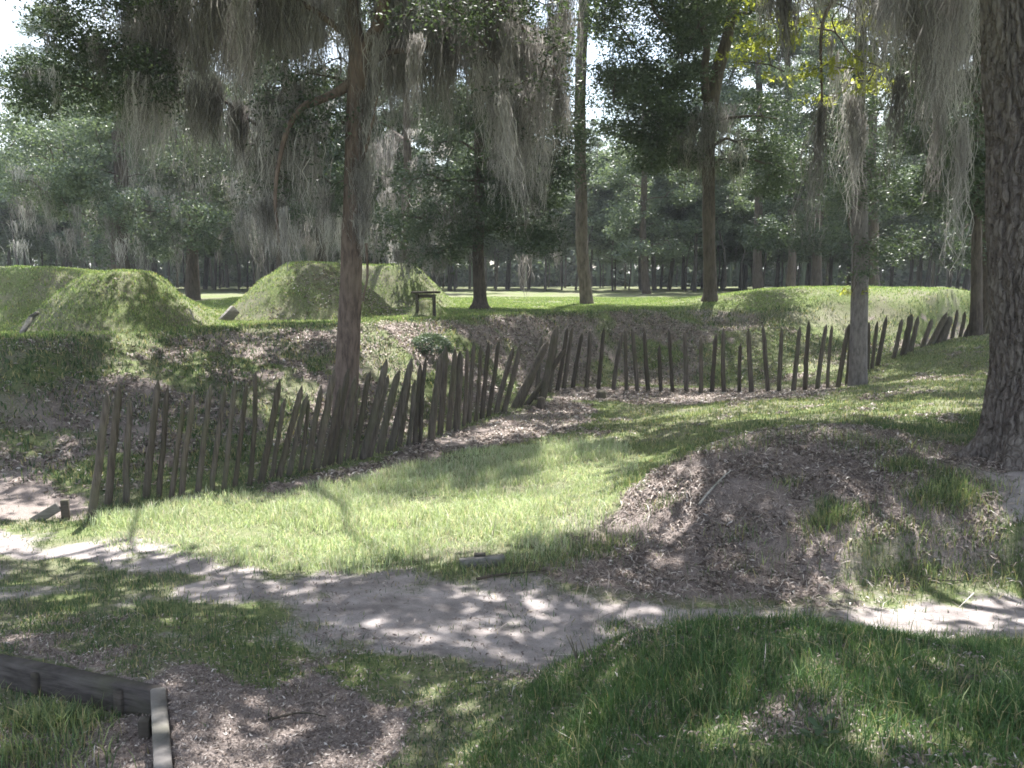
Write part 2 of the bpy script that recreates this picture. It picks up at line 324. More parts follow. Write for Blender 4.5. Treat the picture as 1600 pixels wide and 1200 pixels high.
# ------------------------------------------------------------------ materials
def newmat(name):
    m = bpy.data.materials.new(name); m.use_nodes = True; nt = m.node_tree
    b = nt.nodes['Principled BSDF']; return m, nt, b
def N(nt, t, **k):
    x = nt.nodes.new(t)
    for a, v in k.items():
        if a in x.inputs: x.inputs[a].default_value = v
        else: setattr(x, a, v)
    return x
def ramp(nt, fac, stops):
    r = nt.nodes.new('ShaderNodeValToRGB'); e = r.color_ramp.elements
    while len(e) < len(stops): e.new(.5)
    for i, (p, c) in enumerate(stops): e[i].position = p; e[i].color = (*c, 1)
    nt.links.new(fac, r.inputs[0]); return r.outputs[0]
def mixc(nt, f, a, b, mode='MIX'):
    x = nt.nodes.new('ShaderNodeMix'); x.data_type = 'RGBA'; x.blend_type = mode
    for s, v in ((0, f), (6, a), (7, b)):
        if hasattr(v, 'links') or hasattr(v, 'is_linked'): nt.links.new(v, x.inputs[s])
        else: x.inputs[s].default_value = v if s == 0 else (*v, 1)
    return x.outputs[2]
def noise(nt, sc, det=4, vec=None, rough=.6):
    x = N(nt, 'ShaderNodeTexNoise', Scale=sc, Detail=det, Roughness=rough)
    if vec is None:
        g = nt.nodes.new('ShaderNodeNewGeometry'); vec = g.outputs['Position']
    nt.links.new(vec, x.inputs['Vector']); return x.outputs['Fac']
def bumpn(nt, b, h, st=.4, d=.02):
    x = N(nt, 'ShaderNodeBump', Strength=st, Distance=d); nt.links.new(h, x.inputs['Height']); nt.links.new(x.outputs[0], b.inputs['Normal'])
def leafmat(name, ca, cb, trans=.35, rough=.45, tcol=None, spec=.5):
    m, nt, b = newmat(name); at = N(nt, 'ShaderNodeAttribute', attribute_name='col')
    sep = N(nt, 'ShaderNodeSeparateColor'); nt.links.new(at.outputs['Color'], sep.inputs[0])
    col = ramp(nt, sep.outputs[0], [(0, ca), (1, cb)])
    nt.links.new(col, b.inputs['Base Color']); b.inputs['Roughness'].default_value = rough; b.inputs['Specular IOR Level'].default_value = spec
    tr = N(nt, 'ShaderNodeBsdfTranslucent'); tc = mixc(nt, 1.0, col, tcol or (1.3, 1.35, .7), 'MULTIPLY'); nt.links.new(tc, tr.inputs[0])
    mx = nt.nodes.new('ShaderNodeMixShader'); mx.inputs[0].default_value = trans
    nt.links.new(b.outputs[0], mx.inputs[1]); nt.links.new(tr.outputs[0], mx.inputs[2])
    nt.links.new(mx.outputs[0], nt.nodes['Material Output'].inputs[0]); return m
def rgbmat(name, trans=.35, rough=.6, tcol=(1.25, 1.3, .8)):        # colour straight from the per-blade attribute
    m, nt, b = newmat(name); at = N(nt, 'ShaderNodeAttribute', attribute_name='col')
    nt.links.new(at.outputs['Color'], b.inputs['Base Color']); b.inputs['Roughness'].default_value = rough; b.inputs['Specular IOR Level'].default_value = .3
    tr = N(nt, 'ShaderNodeBsdfTranslucent'); tc = mixc(nt, 1.0, at.outputs['Color'], tcol, 'MULTIPLY'); nt.links.new(tc, tr.inputs[0])
    mx = nt.nodes.new('ShaderNodeMixShader'); mx.inputs[0].default_value = trans
    nt.links.new(b.outputs[0], mx.inputs[1]); nt.links.new(tr.outputs[0], mx.inputs[2])
    nt.links.new(mx.outputs[0], nt.nodes['Material Output'].inputs[0]); return m
def bark(name, ca, cb, sc=(14, 14, 3), bs=.8, bd=.03):
    m, nt, b = newmat(name); tc = N(nt, 'ShaderNodeTexCoord'); mp = N(nt, 'ShaderNodeMapping'); mp.inputs['Scale'].default_value = sc
    nt.links.new(tc.outputs['Object'], mp.inputs[0]); f = noise(nt, 1, 6, mp.outputs[0], .7)
    col = ramp(nt, f, [(.3, ca), (.62, cb)]); g = noise(nt, .9, 3)
    lich = ramp(nt, g, [(.5, (0, 0, 0)), (.7, (.45, .45, .45))]); col = mixc(nt, lich, col, tuple(np.array(cb)*np.array([1.15, 1.2, 1.1])))
    nt.links.new(col, b.inputs['Base Color']); b.inputs['Roughness'].default_value = .95; b.inputs['Specular IOR Level'].default_value = .15
    bumpn(nt, b, f, bs, bd); return m
M = {}
M['bark_oak'] = bark('bark_oak', (.045, .037, .033), (.15, .125, .11))
M['bark_far'] = bark('bark_far', (.035, .032, .03), (.12, .11, .1), (6, 6, 1.5))
M['bark_pine'] = bark('bark_pine', (.055, .045, .042), (.215, .185, .17), (10, 10, 2.5))
M['bark_red'] = bark('bark_red', (.06, .046, .04), (.22, .168, .145))
M['bark_grey'] = bark('bark_grey', (.09, .083, .08), (.24, .22, .215), (14, 14, 4))
def plates(mt):
    nt = mt.node_tree; b = nt.nodes['Principled BSDF']; tc = N(nt, 'ShaderNodeTexCoord'); mp = N(nt, 'ShaderNodeMapping'); mp.inputs['Scale'].default_value = (13, 13, 3.2)
    n1 = N(nt, 'ShaderNodeTexNoise', Scale=9, Detail=3); nt.links.new(tc.outputs['Object'], n1.inputs['Vector']); ad = N(nt, 'ShaderNodeVectorMath', operation='MULTIPLY_ADD')
    nt.links.new(n1.outputs['Color'], ad.inputs[0]); ad.inputs[1].default_value = (.09, .09, .09); nt.links.new(tc.outputs['Object'], ad.inputs[2]); nt.links.new(ad.outputs[0], mp.inputs[0])
    v = N(nt, 'ShaderNodeTexVoronoi', feature='DISTANCE_TO_EDGE', Scale=1.0); nt.links.new(mp.outputs[0], v.inputs['Vector'])
    h = ramp(nt, v.outputs['Distance'], [(.02, (0, 0, 0)), (.16, (1, 1, 1))]); old = b.inputs['Normal'].links[0].from_node
    bp = N(nt, 'ShaderNodeBump', Strength=.8, Distance=.035); nt.links.new(h, bp.inputs['Height']); nt.links.new(old.outputs[0], bp.inputs['Normal']); nt.links.new(bp.outputs[0], b.inputs['Normal'])
    src = b.inputs['Base Color'].links[0].from_socket; nt.links.new(mixc(nt, 1.0, src, ramp(nt, v.outputs['Distance'], [(.0, (.75, .7, .68)), (.1, (1, 1, 1))]), 'MULTIPLY'), b.inputs['Base Color']); return mt
M['bark_big'] = bark('bark_big', (.075, .064, .06), (.22, .195, .18), (22, 22, 7), .9, .03); plates(M['bark_big'])
M['oak'] = leafmat('leaf_oak', (.036, .056, .042), (.11, .15, .095), .3, .5)
M['oakfar'] = leafmat('leaf_far', (.055, .085, .068), (.2, .25, .18), .32, .5)
M['pineneedle'] = leafmat('leaf_pine', (.06, .095, .06), (.19, .24, .13), .3, .5)
M['gum'] = leafmat('leaf_gum', (.2, .23, .05), (.44, .45, .12), .55, .5)
M['moss'] = leafmat('spanish_moss', (.12, .112, .108), (.74, .72, .7), .42, .9, (1.0, .97, .95), .1)
M['grass'] = rgbmat('grass_blade'); M['litter'] = rgbmat('dry_leaf', .15, .7, (1.1, 1, .8))
def wood(name, ca, cb, sc=(30, 30, 2.2)):
    m, nt, b = newmat(name); tc = N(nt, 'ShaderNodeTexCoord'); mp = N(nt, 'ShaderNodeMapping'); mp.inputs['Scale'].default_value = sc
    nt.links.new(tc.outputs['Object'], mp.inputs[0]); f = noise(nt, 1, 6, mp.outputs[0], .65); g = noise(nt, 2.3, 3)
    col = ramp(nt, f, [(.3, ca), (.7, cb)]); gr = ramp(nt, g, [(.45, (0, 0, 0)), (.7, (.5, .5, .5))]); col = mixc(nt, gr, col, (.09, .1, .055)); oi = N(nt, 'ShaderNodeObjectInfo'); col = mixc(nt, 1.0, col, ramp(nt, oi.outputs['Random'], [(0, (.6, .58, .55)), (.5, (1, .98, .93)), (1, (1.0, 1.0, 1.0))]), 'MULTIPLY')
    nt.links.new(col, b.inputs['Base Color']); b.inputs['Roughness'].default_value = .85; b.inputs['Specular IOR Level'].default_value = .25
    bumpn(nt, b, f, .6, .012); return m
M['stake'] = wood('stake_wood', (.05, .042, .036), (.18, .155, .135))
M['greywood'] = wood('grey_wood', (.1, .093, .092), (.28, .265, .265), (4, 4, 30))
M['darkwood'] = wood('dark_wood', (.04, .036, .032), (.12, .105, .095), (4, 4, 30))
M['edgewood'] = wood('edge_wood', (.035, .031, .03), (.115, .105, .103), (4, 4, 30))
M['palewood'] = wood('pale_wood', (.2, .19, .18), (.5, .48, .45), (5, 5, 20))
# ground
m, nt, b = newmat('ground_cover'); at = N(nt, 'ShaderNodeAttribute', attribute_name='col'); sep = N(nt, 'ShaderNodeSeparateColor'); nt.links.new(at.outputs['Color'], sep.inputs[0])
f1 = noise(nt, 3, 6); f2 = noise(nt, 22, 7, None, .8); f3 = noise(nt, 90, 3, None, .7); f4 = noise(nt, .7, 3)
soil = ramp(nt, f2, [(.3, (.1, .088, .075)), (.7, (.27, .235, .205))])
turf = ramp(nt, f2, [(.3, (.05, .07, .03)), (.5, (.13, .165, .065)), (.72, (.24, .23, .13))])
sandc = ramp(nt, f1, [(.3, (.19, .17, .165)), (.48, (.3, .27, .262)), (.66, (.42, .38, .37))]); sp = ramp(nt, f3, [(.28, (.6, .6, .6)), (.5, (1, 1, 1))]); sandc = mixc(nt, 1.0, sandc, sp, 'MULTIPLY')
litc = ramp(nt, f3, [(.25, (.07, .056, .05)), (.45, (.19, .158, .145)), (.7, (.38, .33, .305))])
turf = mixc(nt, ramp(nt, f4, [(.4, (0, 0, 0)), (.62, (.6, .6, .6))]), turf, soil)
def maskn(ch):      # break the mask edge with noise
    a1 = N(nt, 'ShaderNodeMath', operation='ADD'); nt.links.new(ch, a1.inputs[0])
    s1 = N(nt, 'ShaderNodeMath', operation='MULTIPLY_ADD'); nt.links.new(f2, s1.inputs[0]); s1.inputs[1].default_value = .9; s1.inputs[2].default_value = -.45
    nt.links.new(s1.outputs[0], a1.inputs[1]); return ramp(nt, a1.outputs[0], [(.38, (0, 0, 0)), (.62, (1, 1, 1))])
col = mixc(nt, maskn(sep.outputs[2]), turf, litc); col = mixc(nt, maskn(sep.outputs[0]), col, sandc)
nt.links.new(col, b.inputs['Base Color']); b.inputs['Roughness'].default_value = .95; b.inputs['Specular IOR Level'].default_value = .15
ad = N(nt, 'ShaderNodeMath', operation='MULTIPLY_ADD'); nt.links.new(f3, ad.inputs[0]); ad.inputs[1].default_value = .35; nt.links.new(f2, ad.inputs[2])
bumpn(nt, b, ad.outputs[0], .5, .03); M['ground'] = m
# ------------------------------------------------------------------ ground sheet
g = MB(); ny, nx = X.shape; i, j = np.meshgrid(np.arange(ny-1), np.arange(nx-1), indexing='ij')
q = np.stack([i*nx+j, i*nx+j+1, (i+1)*nx+j+1, (i+1)*nx+j], -1).reshape(-1, 4)
cc = np.stack([sand, grass, np.maximum(litter, pale*0)], -1).reshape(-1, 3)
g.add(np.stack([X, Y, Hh], -1).reshape(-1, 3), q, None, cc)
tag(g.obj('ground', M['ground'], smooth=True), 'earthwork ground with sandy path, ditch, banks and grassy field', 'ground', kind='structure')
# ------------------------------------------------------------------ grass blades
def inview(x, y, z, mg=120):
    u, v = proj(np.stack([x, y, z], -1)); return (u > -mg) & (u < 1600+mg) & (v > -mg) & (v < 1200+mg*2) & (y > 1)
def scatter(x0, x1, y0, y1, dens, maskf, rng):
    k = int((x1-x0)*(y1-y0)*dens); x = rng.uniform(x0, x1, k); y = rng.uniform(y0, y1, k); z = gz(x, y)
    s = inview(x, y, z); x, y, z = x[s], y[s], z[s]; p = maskf(x, y); s = rng.uniform(size=len(x)) < p
    return x[s], y[s], z[s]
def blades(m, x, y, z, h, w, col, rng, lean=.45):
    k = len(x); h = np.broadcast_to(h, (k,))*rng.uniform(.45, 1.25, k); an = rng.uniform(0, 6.283, k); la = rng.uniform(0, 6.283, k); ln = np.abs(rng.normal(size=k))*lean*h
    ww = np.broadcast_to(w, (k,))*rng.uniform(.6, 1.3, k); dx, dy = np.cos(an)*ww*.5, np.sin(an)*ww*.5; lx, ly = np.cos(la)*ln, np.sin(la)*ln
    B = np.stack([x, y, z-.01], -1); D = np.stack([dx, dy, 0*dx], -1); Mi = B+np.stack([lx*.35, ly*.35, h*.6], -1); Ti = B+np.stack([lx, ly, h*(1-.25*np.minimum(1, (ln/h)**2))], -1)
    V = np.stack([B-D, B+D, Mi+D*.75, Mi-D*.75, Ti], 1).reshape(-1, 3); o = np.arange(k)*5
    m.add(V, np.stack([o, o+1, o+2, o+3], 1), np.stack([o+3, o+2, o+4], 1), np.repeat(col, 5, 0))
def colmix(k, cols, wts, rng, jit=.25):
    c = np.array(cols)[rng.choice(len(cols), k, p=np.array(wts)/sum(wts))]; return c*(1+rng.uniform(-jit, jit, (k, 1)))
rng = np.random.default_rng(5)
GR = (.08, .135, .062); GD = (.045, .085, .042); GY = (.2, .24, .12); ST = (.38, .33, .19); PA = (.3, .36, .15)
m = MB()
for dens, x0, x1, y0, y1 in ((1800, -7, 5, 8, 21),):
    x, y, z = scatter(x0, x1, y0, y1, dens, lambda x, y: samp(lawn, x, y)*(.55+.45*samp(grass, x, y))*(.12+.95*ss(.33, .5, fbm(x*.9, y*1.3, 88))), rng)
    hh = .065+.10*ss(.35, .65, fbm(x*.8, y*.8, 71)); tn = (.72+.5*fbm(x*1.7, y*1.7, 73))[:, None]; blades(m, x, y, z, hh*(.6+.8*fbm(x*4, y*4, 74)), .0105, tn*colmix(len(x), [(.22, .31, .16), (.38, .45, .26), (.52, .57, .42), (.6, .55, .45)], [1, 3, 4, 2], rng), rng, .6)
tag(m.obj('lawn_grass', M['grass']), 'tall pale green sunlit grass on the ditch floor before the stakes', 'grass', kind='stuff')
m = MB()
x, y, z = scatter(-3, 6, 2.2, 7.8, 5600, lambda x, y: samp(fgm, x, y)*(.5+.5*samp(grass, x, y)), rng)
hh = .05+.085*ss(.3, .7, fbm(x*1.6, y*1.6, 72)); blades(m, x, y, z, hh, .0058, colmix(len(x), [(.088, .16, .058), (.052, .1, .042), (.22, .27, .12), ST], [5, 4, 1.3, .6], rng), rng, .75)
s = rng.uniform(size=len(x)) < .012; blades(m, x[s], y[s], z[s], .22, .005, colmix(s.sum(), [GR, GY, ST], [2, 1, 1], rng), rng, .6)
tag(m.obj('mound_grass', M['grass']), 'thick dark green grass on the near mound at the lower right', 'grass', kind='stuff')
m = MB()
nf = lambda x, y: (1-samp(fgm, x, y))*(1-samp(lawn, x, y))
x, y, z = scatter(-8, 12, 2.2, 14, 1700, lambda x, y: nf(x, y)*samp(grass, x, y)**1.5*(1-.5*samp(sand, x, y)), rng)
blades(m, x, y, z, .06+.03*ss(.4, .7, fbm(x, y, 7))+.05*samp(tufts, x, y), .0075, colmix(len(x), [GR, GD, GY, ST], [4, 3, 2, 1.2], rng), rng, .7)
for (pu0, pv0, sp_, k_) in [(1060,722,.3,260),(1120,702,.3,220),(1250,680,.4,300),(1330,690,.35,260),(1400,700,.4,300),(1170,700,.25,120),(1040,790,.12,90),(1230,760,.12,60),(1150,840,.14,80),(960,850,.2,160),(915,868,.2,160),(1350,800,.1,60),(1190,880,.3,140),(1490,770,.28,900),(1470,785,.2,600),(1412,733,.15,500),(1297,815,.18,700),(1400,880,.35,700),(1560,870,.3,700),(1440,885,.25,350),(1010,740,.25,350),(930,860,.3,400),(880,880,.2,200),(980,760,.12,200),(60,1130,.18,700),(95,1140,.12,500),(40,1190,.25,900),(870,890,.15,100),(660,885,.4,260),(800,880,.3,260),(740,892,.35,260),(1195,675,.5,300)]:
    c_ = hp(pu0, pv0); x = c_[0]+rng.normal(size=k_)*sp_; y = c_[1]+rng.normal(size=k_)*sp_*.6; z = gz(x, y)
    blades(m, x, y, z, .15, .008, colmix(k_, [GR, GY, PA, ST], [3, 3, 1, 1], rng), rng, .7)
x, y, z = scatter(-14, 20, 13.5, 30, 420, lambda x, y: nf(x, y)*samp(grass, x, y)**1.2*(1-.6*samp(ss(.05, .3, T)*ss(1, .9, T), x, y)), rng)
blades(m, x, y, z, .08, .014, colmix(len(x), [GR, GY, (.33, .36, .2), ST], [3, 3, 2.5, 1.6], rng), rng, .6)
tag(m.obj('patchy_grass', M['grass']), 'patchy short green grass around the path and along the ditch', 'grass', kind='stuff')
m = MB()
x, y, z = scatter(-15, 24, 17, 48, 360, lambda x, y: samp(plat, x, y)*(.45+.55*ss(.35, .55, fbm(x, y, 19)))*np.clip(1.15-samp(litter, x, y), .1, 1), rng)
blades(m, x, y, z, .075, .022, colmix(len(x), [(.12, .2, .07), (.25, .33, .12), (.35, .42, .2), (.42, .38, .25)], [3, 5, 2, .5], rng), rng, .6)
tag(m.obj('field_grass', M['grass']), 'short bright green turf over the mounds and the field behind the ditch', 'grass', kind='stuff')
m = MB()
x, y, z = scatter(-15, 23, 13, 38, 330, lambda x, y: samp(ss(-.05, .1, T)*ss(1.08, .95, T), x, y)*(.3+.7*ss(.42, .58, fbm(x*.8, y*.8, 33)))*(1-.5*samp(litter, x, y)), rng)
blades(m, x, y, z, .13, .02, colmix(len(x), [GR, GD, GY, ST], [3, 4, 2, 1.5], rng), rng, .9)
tag(m.obj('bank_grass', M['grass']), 'long dark rough grass on the ditch slope behind the stakes', 'grass', kind='stuff')
# ------------------------------------------------------------------ leaf litter
def litterm(m, x, y, z, size, rng, cols, wts, asp=.15):
    k = len(x); cen = np.stack([x, y, z+rng.uniform(.003, .025, k)], -1); a = rng.normal(size=(k, 3)); a[:, 2] *= .35; a /= np.linalg.norm(a, axis=1)[:, None]
    up = np.array([0, 0, 1.])+rng.normal(size=(k, 3))*.4; b_ = np.cross(up, a); b_ /= np.linalg.norm(b_, axis=1)[:, None]; nn = np.cross(a, b_)
    s = np.broadcast_to(size, (k,))[:, None]*rng.uniform(.5, 1.4, (k, 1)); c = np.repeat(colmix(k, cols, wts, rng, .35), 4, 0); cu = rng.uniform(-.25, .35, (k, 1))
    V = np.stack([cen-a*s*.5, cen+b_*s*asp+nn*s*cu, cen+a*s*.5, cen-b_*s*asp+nn*s*cu], 1).reshape(-1, 3); m.add(V, np.arange(k*4).reshape(-1, 4), None, c)
LC = [(.27, .225, .2), (.4, .35, .32), (.15, .122, .11), (.52, .49, .46)]
m = MB()
x, y, z = scatter(-.5, 9, 7.4, 13.5, 2100, lambda x, y: samp(litter, x, y)**1.3*ss(.38, .62, fbm(x*2.2, y*2.2, 91)*.8+.12), rng); litterm(m, x, y, z, .06*rng.uniform(.5, 1.5, len(x)), rng, LC, [3, 2, 5, .8])
x, y, z = scatter(-.5, 9, 7.4, 13.5, 900, lambda x, y: samp(litter, x, y), rng); litterm(m, x, y, z, .13, rng, LC, [3, 3, 3, .6], .03)
x, y, z = scatter(-7, 9, 6.0, 11, 420, lambda x, y: samp(sand, x, y)*(.2+.8*ss(.5, .66, fbm(x, y, 92))), rng); litterm(m, x, y, z, .03*rng.uniform(.5, 1.6, len(x)), rng, LC, [4, 1, 6, .3])
x, y, z = scatter(-.5, 9, 7.2, 13.5, 9, lambda x, y: np.clip(samp(litter, x, y)+.2, 0, 1), rng); litterm(m, x, y, z+.01, .34, rng, LC, [3, 2, 3, 1.5], .011)
tag(m.obj('bank_leaf_litter', M['litter']), 'dry brown leaves covering the bank below the large trunk', 'leaf litter', kind='stuff')
m = MB()
x, y, z = scatter(-5, 5, 2.2, 7.5, 3600, lambda x, y: np.clip(samp(litter, x, y)*1.1+.16*(1-samp(sand, x, y)), 0, 1)*.8, rng); litterm(m, x, y, z, .034, rng, LC, [3, 2, 5, .5])
x, y, z = scatter(-5, 5, 2.4, 9, 14, lambda x, y: np.clip(1-samp(fgm, x, y)*.6, 0, 1), rng); litterm(m, x, y, z+.008, .2, rng, LC, [3, 2, 3, 1.5], .012)
tag(m.obj('foreground_leaf_litter', M['litter']), 'brown leaf litter scattered around the timber edging in the foreground', 'leaf litter', kind='stuff')
m = MB()
x, y, z = scatter(-12, 16, 12.5, 33, 620, lambda x, y: samp(litter, x, y)*ss(.25, .5, fbm(x*1.5, y*1.5, 93)), rng); litterm(m, x, y, z, .11, rng, LC, [3, 2.6, 3, .9])
tag(m.obj('ditch_leaf_litter', M['litter']), 'fallen leaves along the foot of the stakes and up the ditch slope', 'leaf litter', kind='stuff')
# ------------------------------------------------------------------ stakes
ST_ = [(144,809,169,609,15),(170,790,186,598,14),(198,786,203,620,12),(230,778,247,591,13),(247,776,262,600,10),(269,776,287,625,10),(284,773,303,609,11),(309,769,329,600,11),(331,767,352,600,10),(350,765,367,594,9),(366,761,385,598,9),(388,759,400,578,9),(408,755,438,590,13),(422,748,445,620,9),
(437,747,473,600,12),(452,744,480,615,10),(466,740,484,622,8),(480,737,503,600,11),(494,734,523,575,14),(504,731,533,600,10),(516,727,545,573,12),(531,725,556,585,12),(542,721,562,600,8),(552,719,578,578,11),(566,717,605,560,14),(577,714,607,585,11),(594,708,623,577,14),(609,703,645,557,14),(623,698,641,585,10),(637,697,648,592,9),(648,695,657,565,10),(658,693,665,558,8),
(673,687,689,552,14),(687,680,697,540,12),(700,675,712,540,11),(712,672,720,547,14),(724,666,731,543,8),(733,662,741,530,9),(742,659,752,535,8),(753,655,764,532,9),(762,653,780,530,9),(776,646,803,540,10),(786,645,814,536,10),
(803,637,858,530,14),(812,636,850,547,10),(822,633,884,544,10),(838,625,847,525,8),(845,634,869,510,14),(856,613,871,508,10),
(870,611,887,511,8),(881,609,894,510,8),(895,607,910,519,8),(916,607,923,513,8),(935,608,944,510,8),(959,610,972,519,8),(979,612,977,514,7),(996,612,988,512,8),(1014,613,1006,514,8),(1033,613,1030,538,7),(1051,613,1045,513,7),(1072,613,1070,517,8),(1094,615,1095,524,8),(1112,614,1119,520,8),(1132,613,1130,511,8),(1155,614,1157,535,7),(1175,615,1169,511,9),(1200,613,1192,505,8),(1217,614,1222,510,8),(1239,613,1250,508,8),(1258,611,1264,499,8),(1277,611,1291,505,8),(1294,609,1300,507,6),(1309,607,1327,505,9),
(1323,602,1330,520,7),(1355,589,1358,502,7),(1360,588,1371,500,7),(1369,588,1386,492,8),(1391,583,1410,497,8),(1404,580,1424,490,12),(1417,579,1435,492,9),(1432,571,1457,497,9),(1440,568,1481,487,11),(1450,565,1485,493,14),(1463,560,1487,494,12),(1484,551,1497,482,7),(1494,547,1509,486,7),(1502,541,1517,503,7),(1530,534,1545,488,7),(1538,530,1552,497,8)]
def ordi(k): return f"{k}{'th' if 10 <= k % 100 <= 20 else {1: 'st', 2: 'nd', 3: 'rd'}.get(k % 10, 'th')}"
sr = np.random.default_rng(3)
stake_xy = []
for k, (ub, vb, ut, vt, w) in enumerate(ST_):
    if ub > 1350:
        d = np.interp(ub, [1350, 1440, 1540], [27, 29.3, 31.5]); bp = P(ub, vb, d)
    else: bp = hp(ub, vb); d = bp[1]
    tp = P(ut, vt, d+sr.uniform(-.08, .16)); rr = w/F*d*.5*.86; ax = tp-bp; L = np.linalg.norm(ax); ax /= L
    s0 = bp-ax*.35
    if ub > 1350: s0 = bp-ax*max(.35, (bp[2]-float(gz(bp[0], bp[1])))+.3)
    pl_ = min(.24, L*.13)*sr.uniform(.7, 1.2); cut = tp-ax*pl_
    side = np.cross(ax, sr.normal(size=3)); side /= np.linalg.norm(side); bow = sr.uniform(-.02, .02)*L
    pts = [s0+(cut-s0)*t+side*bow*math.sin(math.pi*t)+sr.normal(size=3)*.004 for t in np.linspace(0, 1, 10)]
    rs = list(rr*np.linspace(1.08, .9, 10)*(1+sr.uniform(-.04, .04, 10)))
    tipo = side*rr*sr.uniform(-.3, .4)
    pts += [cut+(tp+tipo-cut)*t for t in (.25, .6, .9)]; rs += [rr*.8, rr*.47, rr*.14]
    mb = MB(); tube(mb, pts, rs, 10, .1, k)
    row = 'near'
    if k < 43: lab = f"pointed weathered log stake, {ordi(k+1)} from the left end of the near row"
    elif k < 49: lab = ["thick stake slumped to the right at the corner of the stake row", "short dark stake half hidden behind the slumped corner stakes", "thin stake lying steeply across the other corner stakes", "slim upright stake just behind the crossed corner stakes", "stout near upright stake just right of the slumped corner stakes", "tall dark stake at the corner where the far row begins"][k-43]
    elif k < 74: lab = f"thin upright stake in the far row, {ordi(k-48)} to the right of the slumped corner"
    else: lab = f"dark leaning stake on the rising right end, {ordi(k-73)} right of the slim grey trunk"
    grp = 'pointed stakes of the near row' if k < 43 else 'slumped stakes at the corner' if k < 49 else 'pointed stakes of the far row'
    o = mb.obj('wooden_stake', M['stake'], smooth=True, off=bp); o.location = tuple(bp); tag(o, lab, 'stake', grp); stake_xy.append(bp)
# ------------------------------------------------------------------ small timber pieces
def seg_board(mb, a, b_, w, h, ov=0):
    a = np.array(a, float); b_ = np.array(b_, float); d = b_-a; L = np.linalg.norm(d); rz = math.atan2(d[1], d[0]); pitch = -math.asin(d[2]/L)
    box(mb, (a+b_)/2, (L+ov, w, h), rz, (0, pitch), .01)
dW = (WEST-CORN); dW[2] = 0; dW /= np.linalg.norm(dW); far = CORN+dW*5.2; up1 = np.array([0, 0, -.13])
t = empty('timber_edging', CORN-np.array([0, 0, .3]), 'dark grey timber edging with a corner at the lower left', 'timber edging')
mb = MB(); seg_board(mb, CORN+up1+[0, 0, .0]-dW*.02, far+up1, .10, .30); mb.obj('side_board', M['edgewood'], t)
dS = SOUTH-CORN; dS /= np.linalg.norm(dS)
mb = MB(); seg_board(mb, CORN+dS*.0+[.01, 0, -.115], CORN+dS*3+[.01, 0, -.115], .10, .29); tag(mb.obj('cross_board', M['greywood'], t), 'pale grey weathered board running toward the camera')
nrm = np.array([dW[1], -dW[0], 0]); nrm *= -np.sign(nrm[1])
for d_, w_ in ((.28, .07), (1.05, .06), (2.3, .07), (3.6, .07)):
    mb = MB(); c_ = CORN+dW*d_+nrm*.06; box(mb, c_+[0, 0, -.19], (w_, .045, .36), math.atan2(dW[1], dW[0])+.03, (.03, 0), .006); mb.obj('peg', M['darkwood'], t)
mb = MB(); box(mb, CORN+dS*.32+[-.09, 0, -.22], (.07, .07, .36), .1, (0, 0), .006); mb.obj('peg', M['darkwood'], t)
# marker board at the left end of the row
b0 = hp(103, 812); t = empty('end_post', b0, 'low dark post with a slanted grey board at the left end of the stakes', 'post')
mb = MB(); box(mb, b0+[0, 0, .11], (.1, .09, .34), .3, (0, 0)); mb.obj('post', M['darkwood'], t)
mb = MB(); seg_board(mb, b0+[-.42, -.06, -.02], b0+[-.05, -.06, .2], .05, .13); mb.obj('brace_board', M['greywood'], t)
# sill in the grass at the path's edge
a0 = hp(718, 886); a1 = hp(788, 880); mb = MB(); o0 = (a0+a1)/2; seg_board(mb, a0+[0, 0, .03], a1+[0, 0, .04], .09, .12)
t = empty('path_sill', o0, 'weathered plank sill in the grass at the edge of the path', 'plank'); mb.obj('plank', M['greywood'], t)
mb = MB(); box(mb, (a0*.55+a1*.45)+[0, .03, .115], (.13, .05, .035), .1); mb.obj('cleat', M['darkwood'], t)
# stumps
def stump(u, v, r, h, lab):
    b_ = hp(u, v); mb = MB(); pts = [b_+[0, 0, -.15], b_+[0, 0, 0], b_+[.01, 0, h*.5], b_+[.015, 0, h]]; tube(mb, catmull(pts, 3), np.interp(np.linspace(0, 1, 10), [0, .4, 1], [r*1.3, r*1.1, r*.85]), 14, .3, int(u))
    o = mb.obj('tree_stump', M['stake'], smooth=True, off=b_); o.location = tuple(b_); tag(o, lab, 'stump', 'stumps by the far row')
stump(938, 623, .14, .2, 'squat dark stump in front of the far stake row'); stump(845, 640, .1, .3, 'narrow broken stub at the foot of the corner stakes')
# plank in the left opening, beam between the mounds, post stub
p0 = P(27, 524, 19.2); p1 = P(52, 492, 19.8); t = empty('slanted_plank', p0, 'slanting weathered plank at the left foot of the near mound', 'plank')
mb = MB(); seg_board(mb, p0-[.0, 0, .1], p1, .12, .07); mb.obj('plank', M['greywood'], t)
mb = MB(); box(mb, p1+[.02, 0, .0], (.2, .16, .07), .2, (0, -.6)); mb.obj('cap_board', M['greywood'], t)
p0 = P(292, 489, 30); p1 = P(352, 489, 30); t = empty('gap_beam', (p0+p1)/2, 'pale horizontal beam seen in the gap between the two mounds', 'beam')
mb = MB(); seg_board(mb, p0, p1, .2, .16); mb.obj('beam', M['palewood'], t)
for k_ in (.25, .8):
    mb = MB(); c_ = p0+(p1-p0)*k_; z0 = float(gz(c_[0], c_[1]))-.2; box(mb, (c_[0], c_[1], (c_[2]-.08+z0)/2), (.12, .12, c_[2]-.083-z0)); mb.obj('support', M['darkwood'], t)
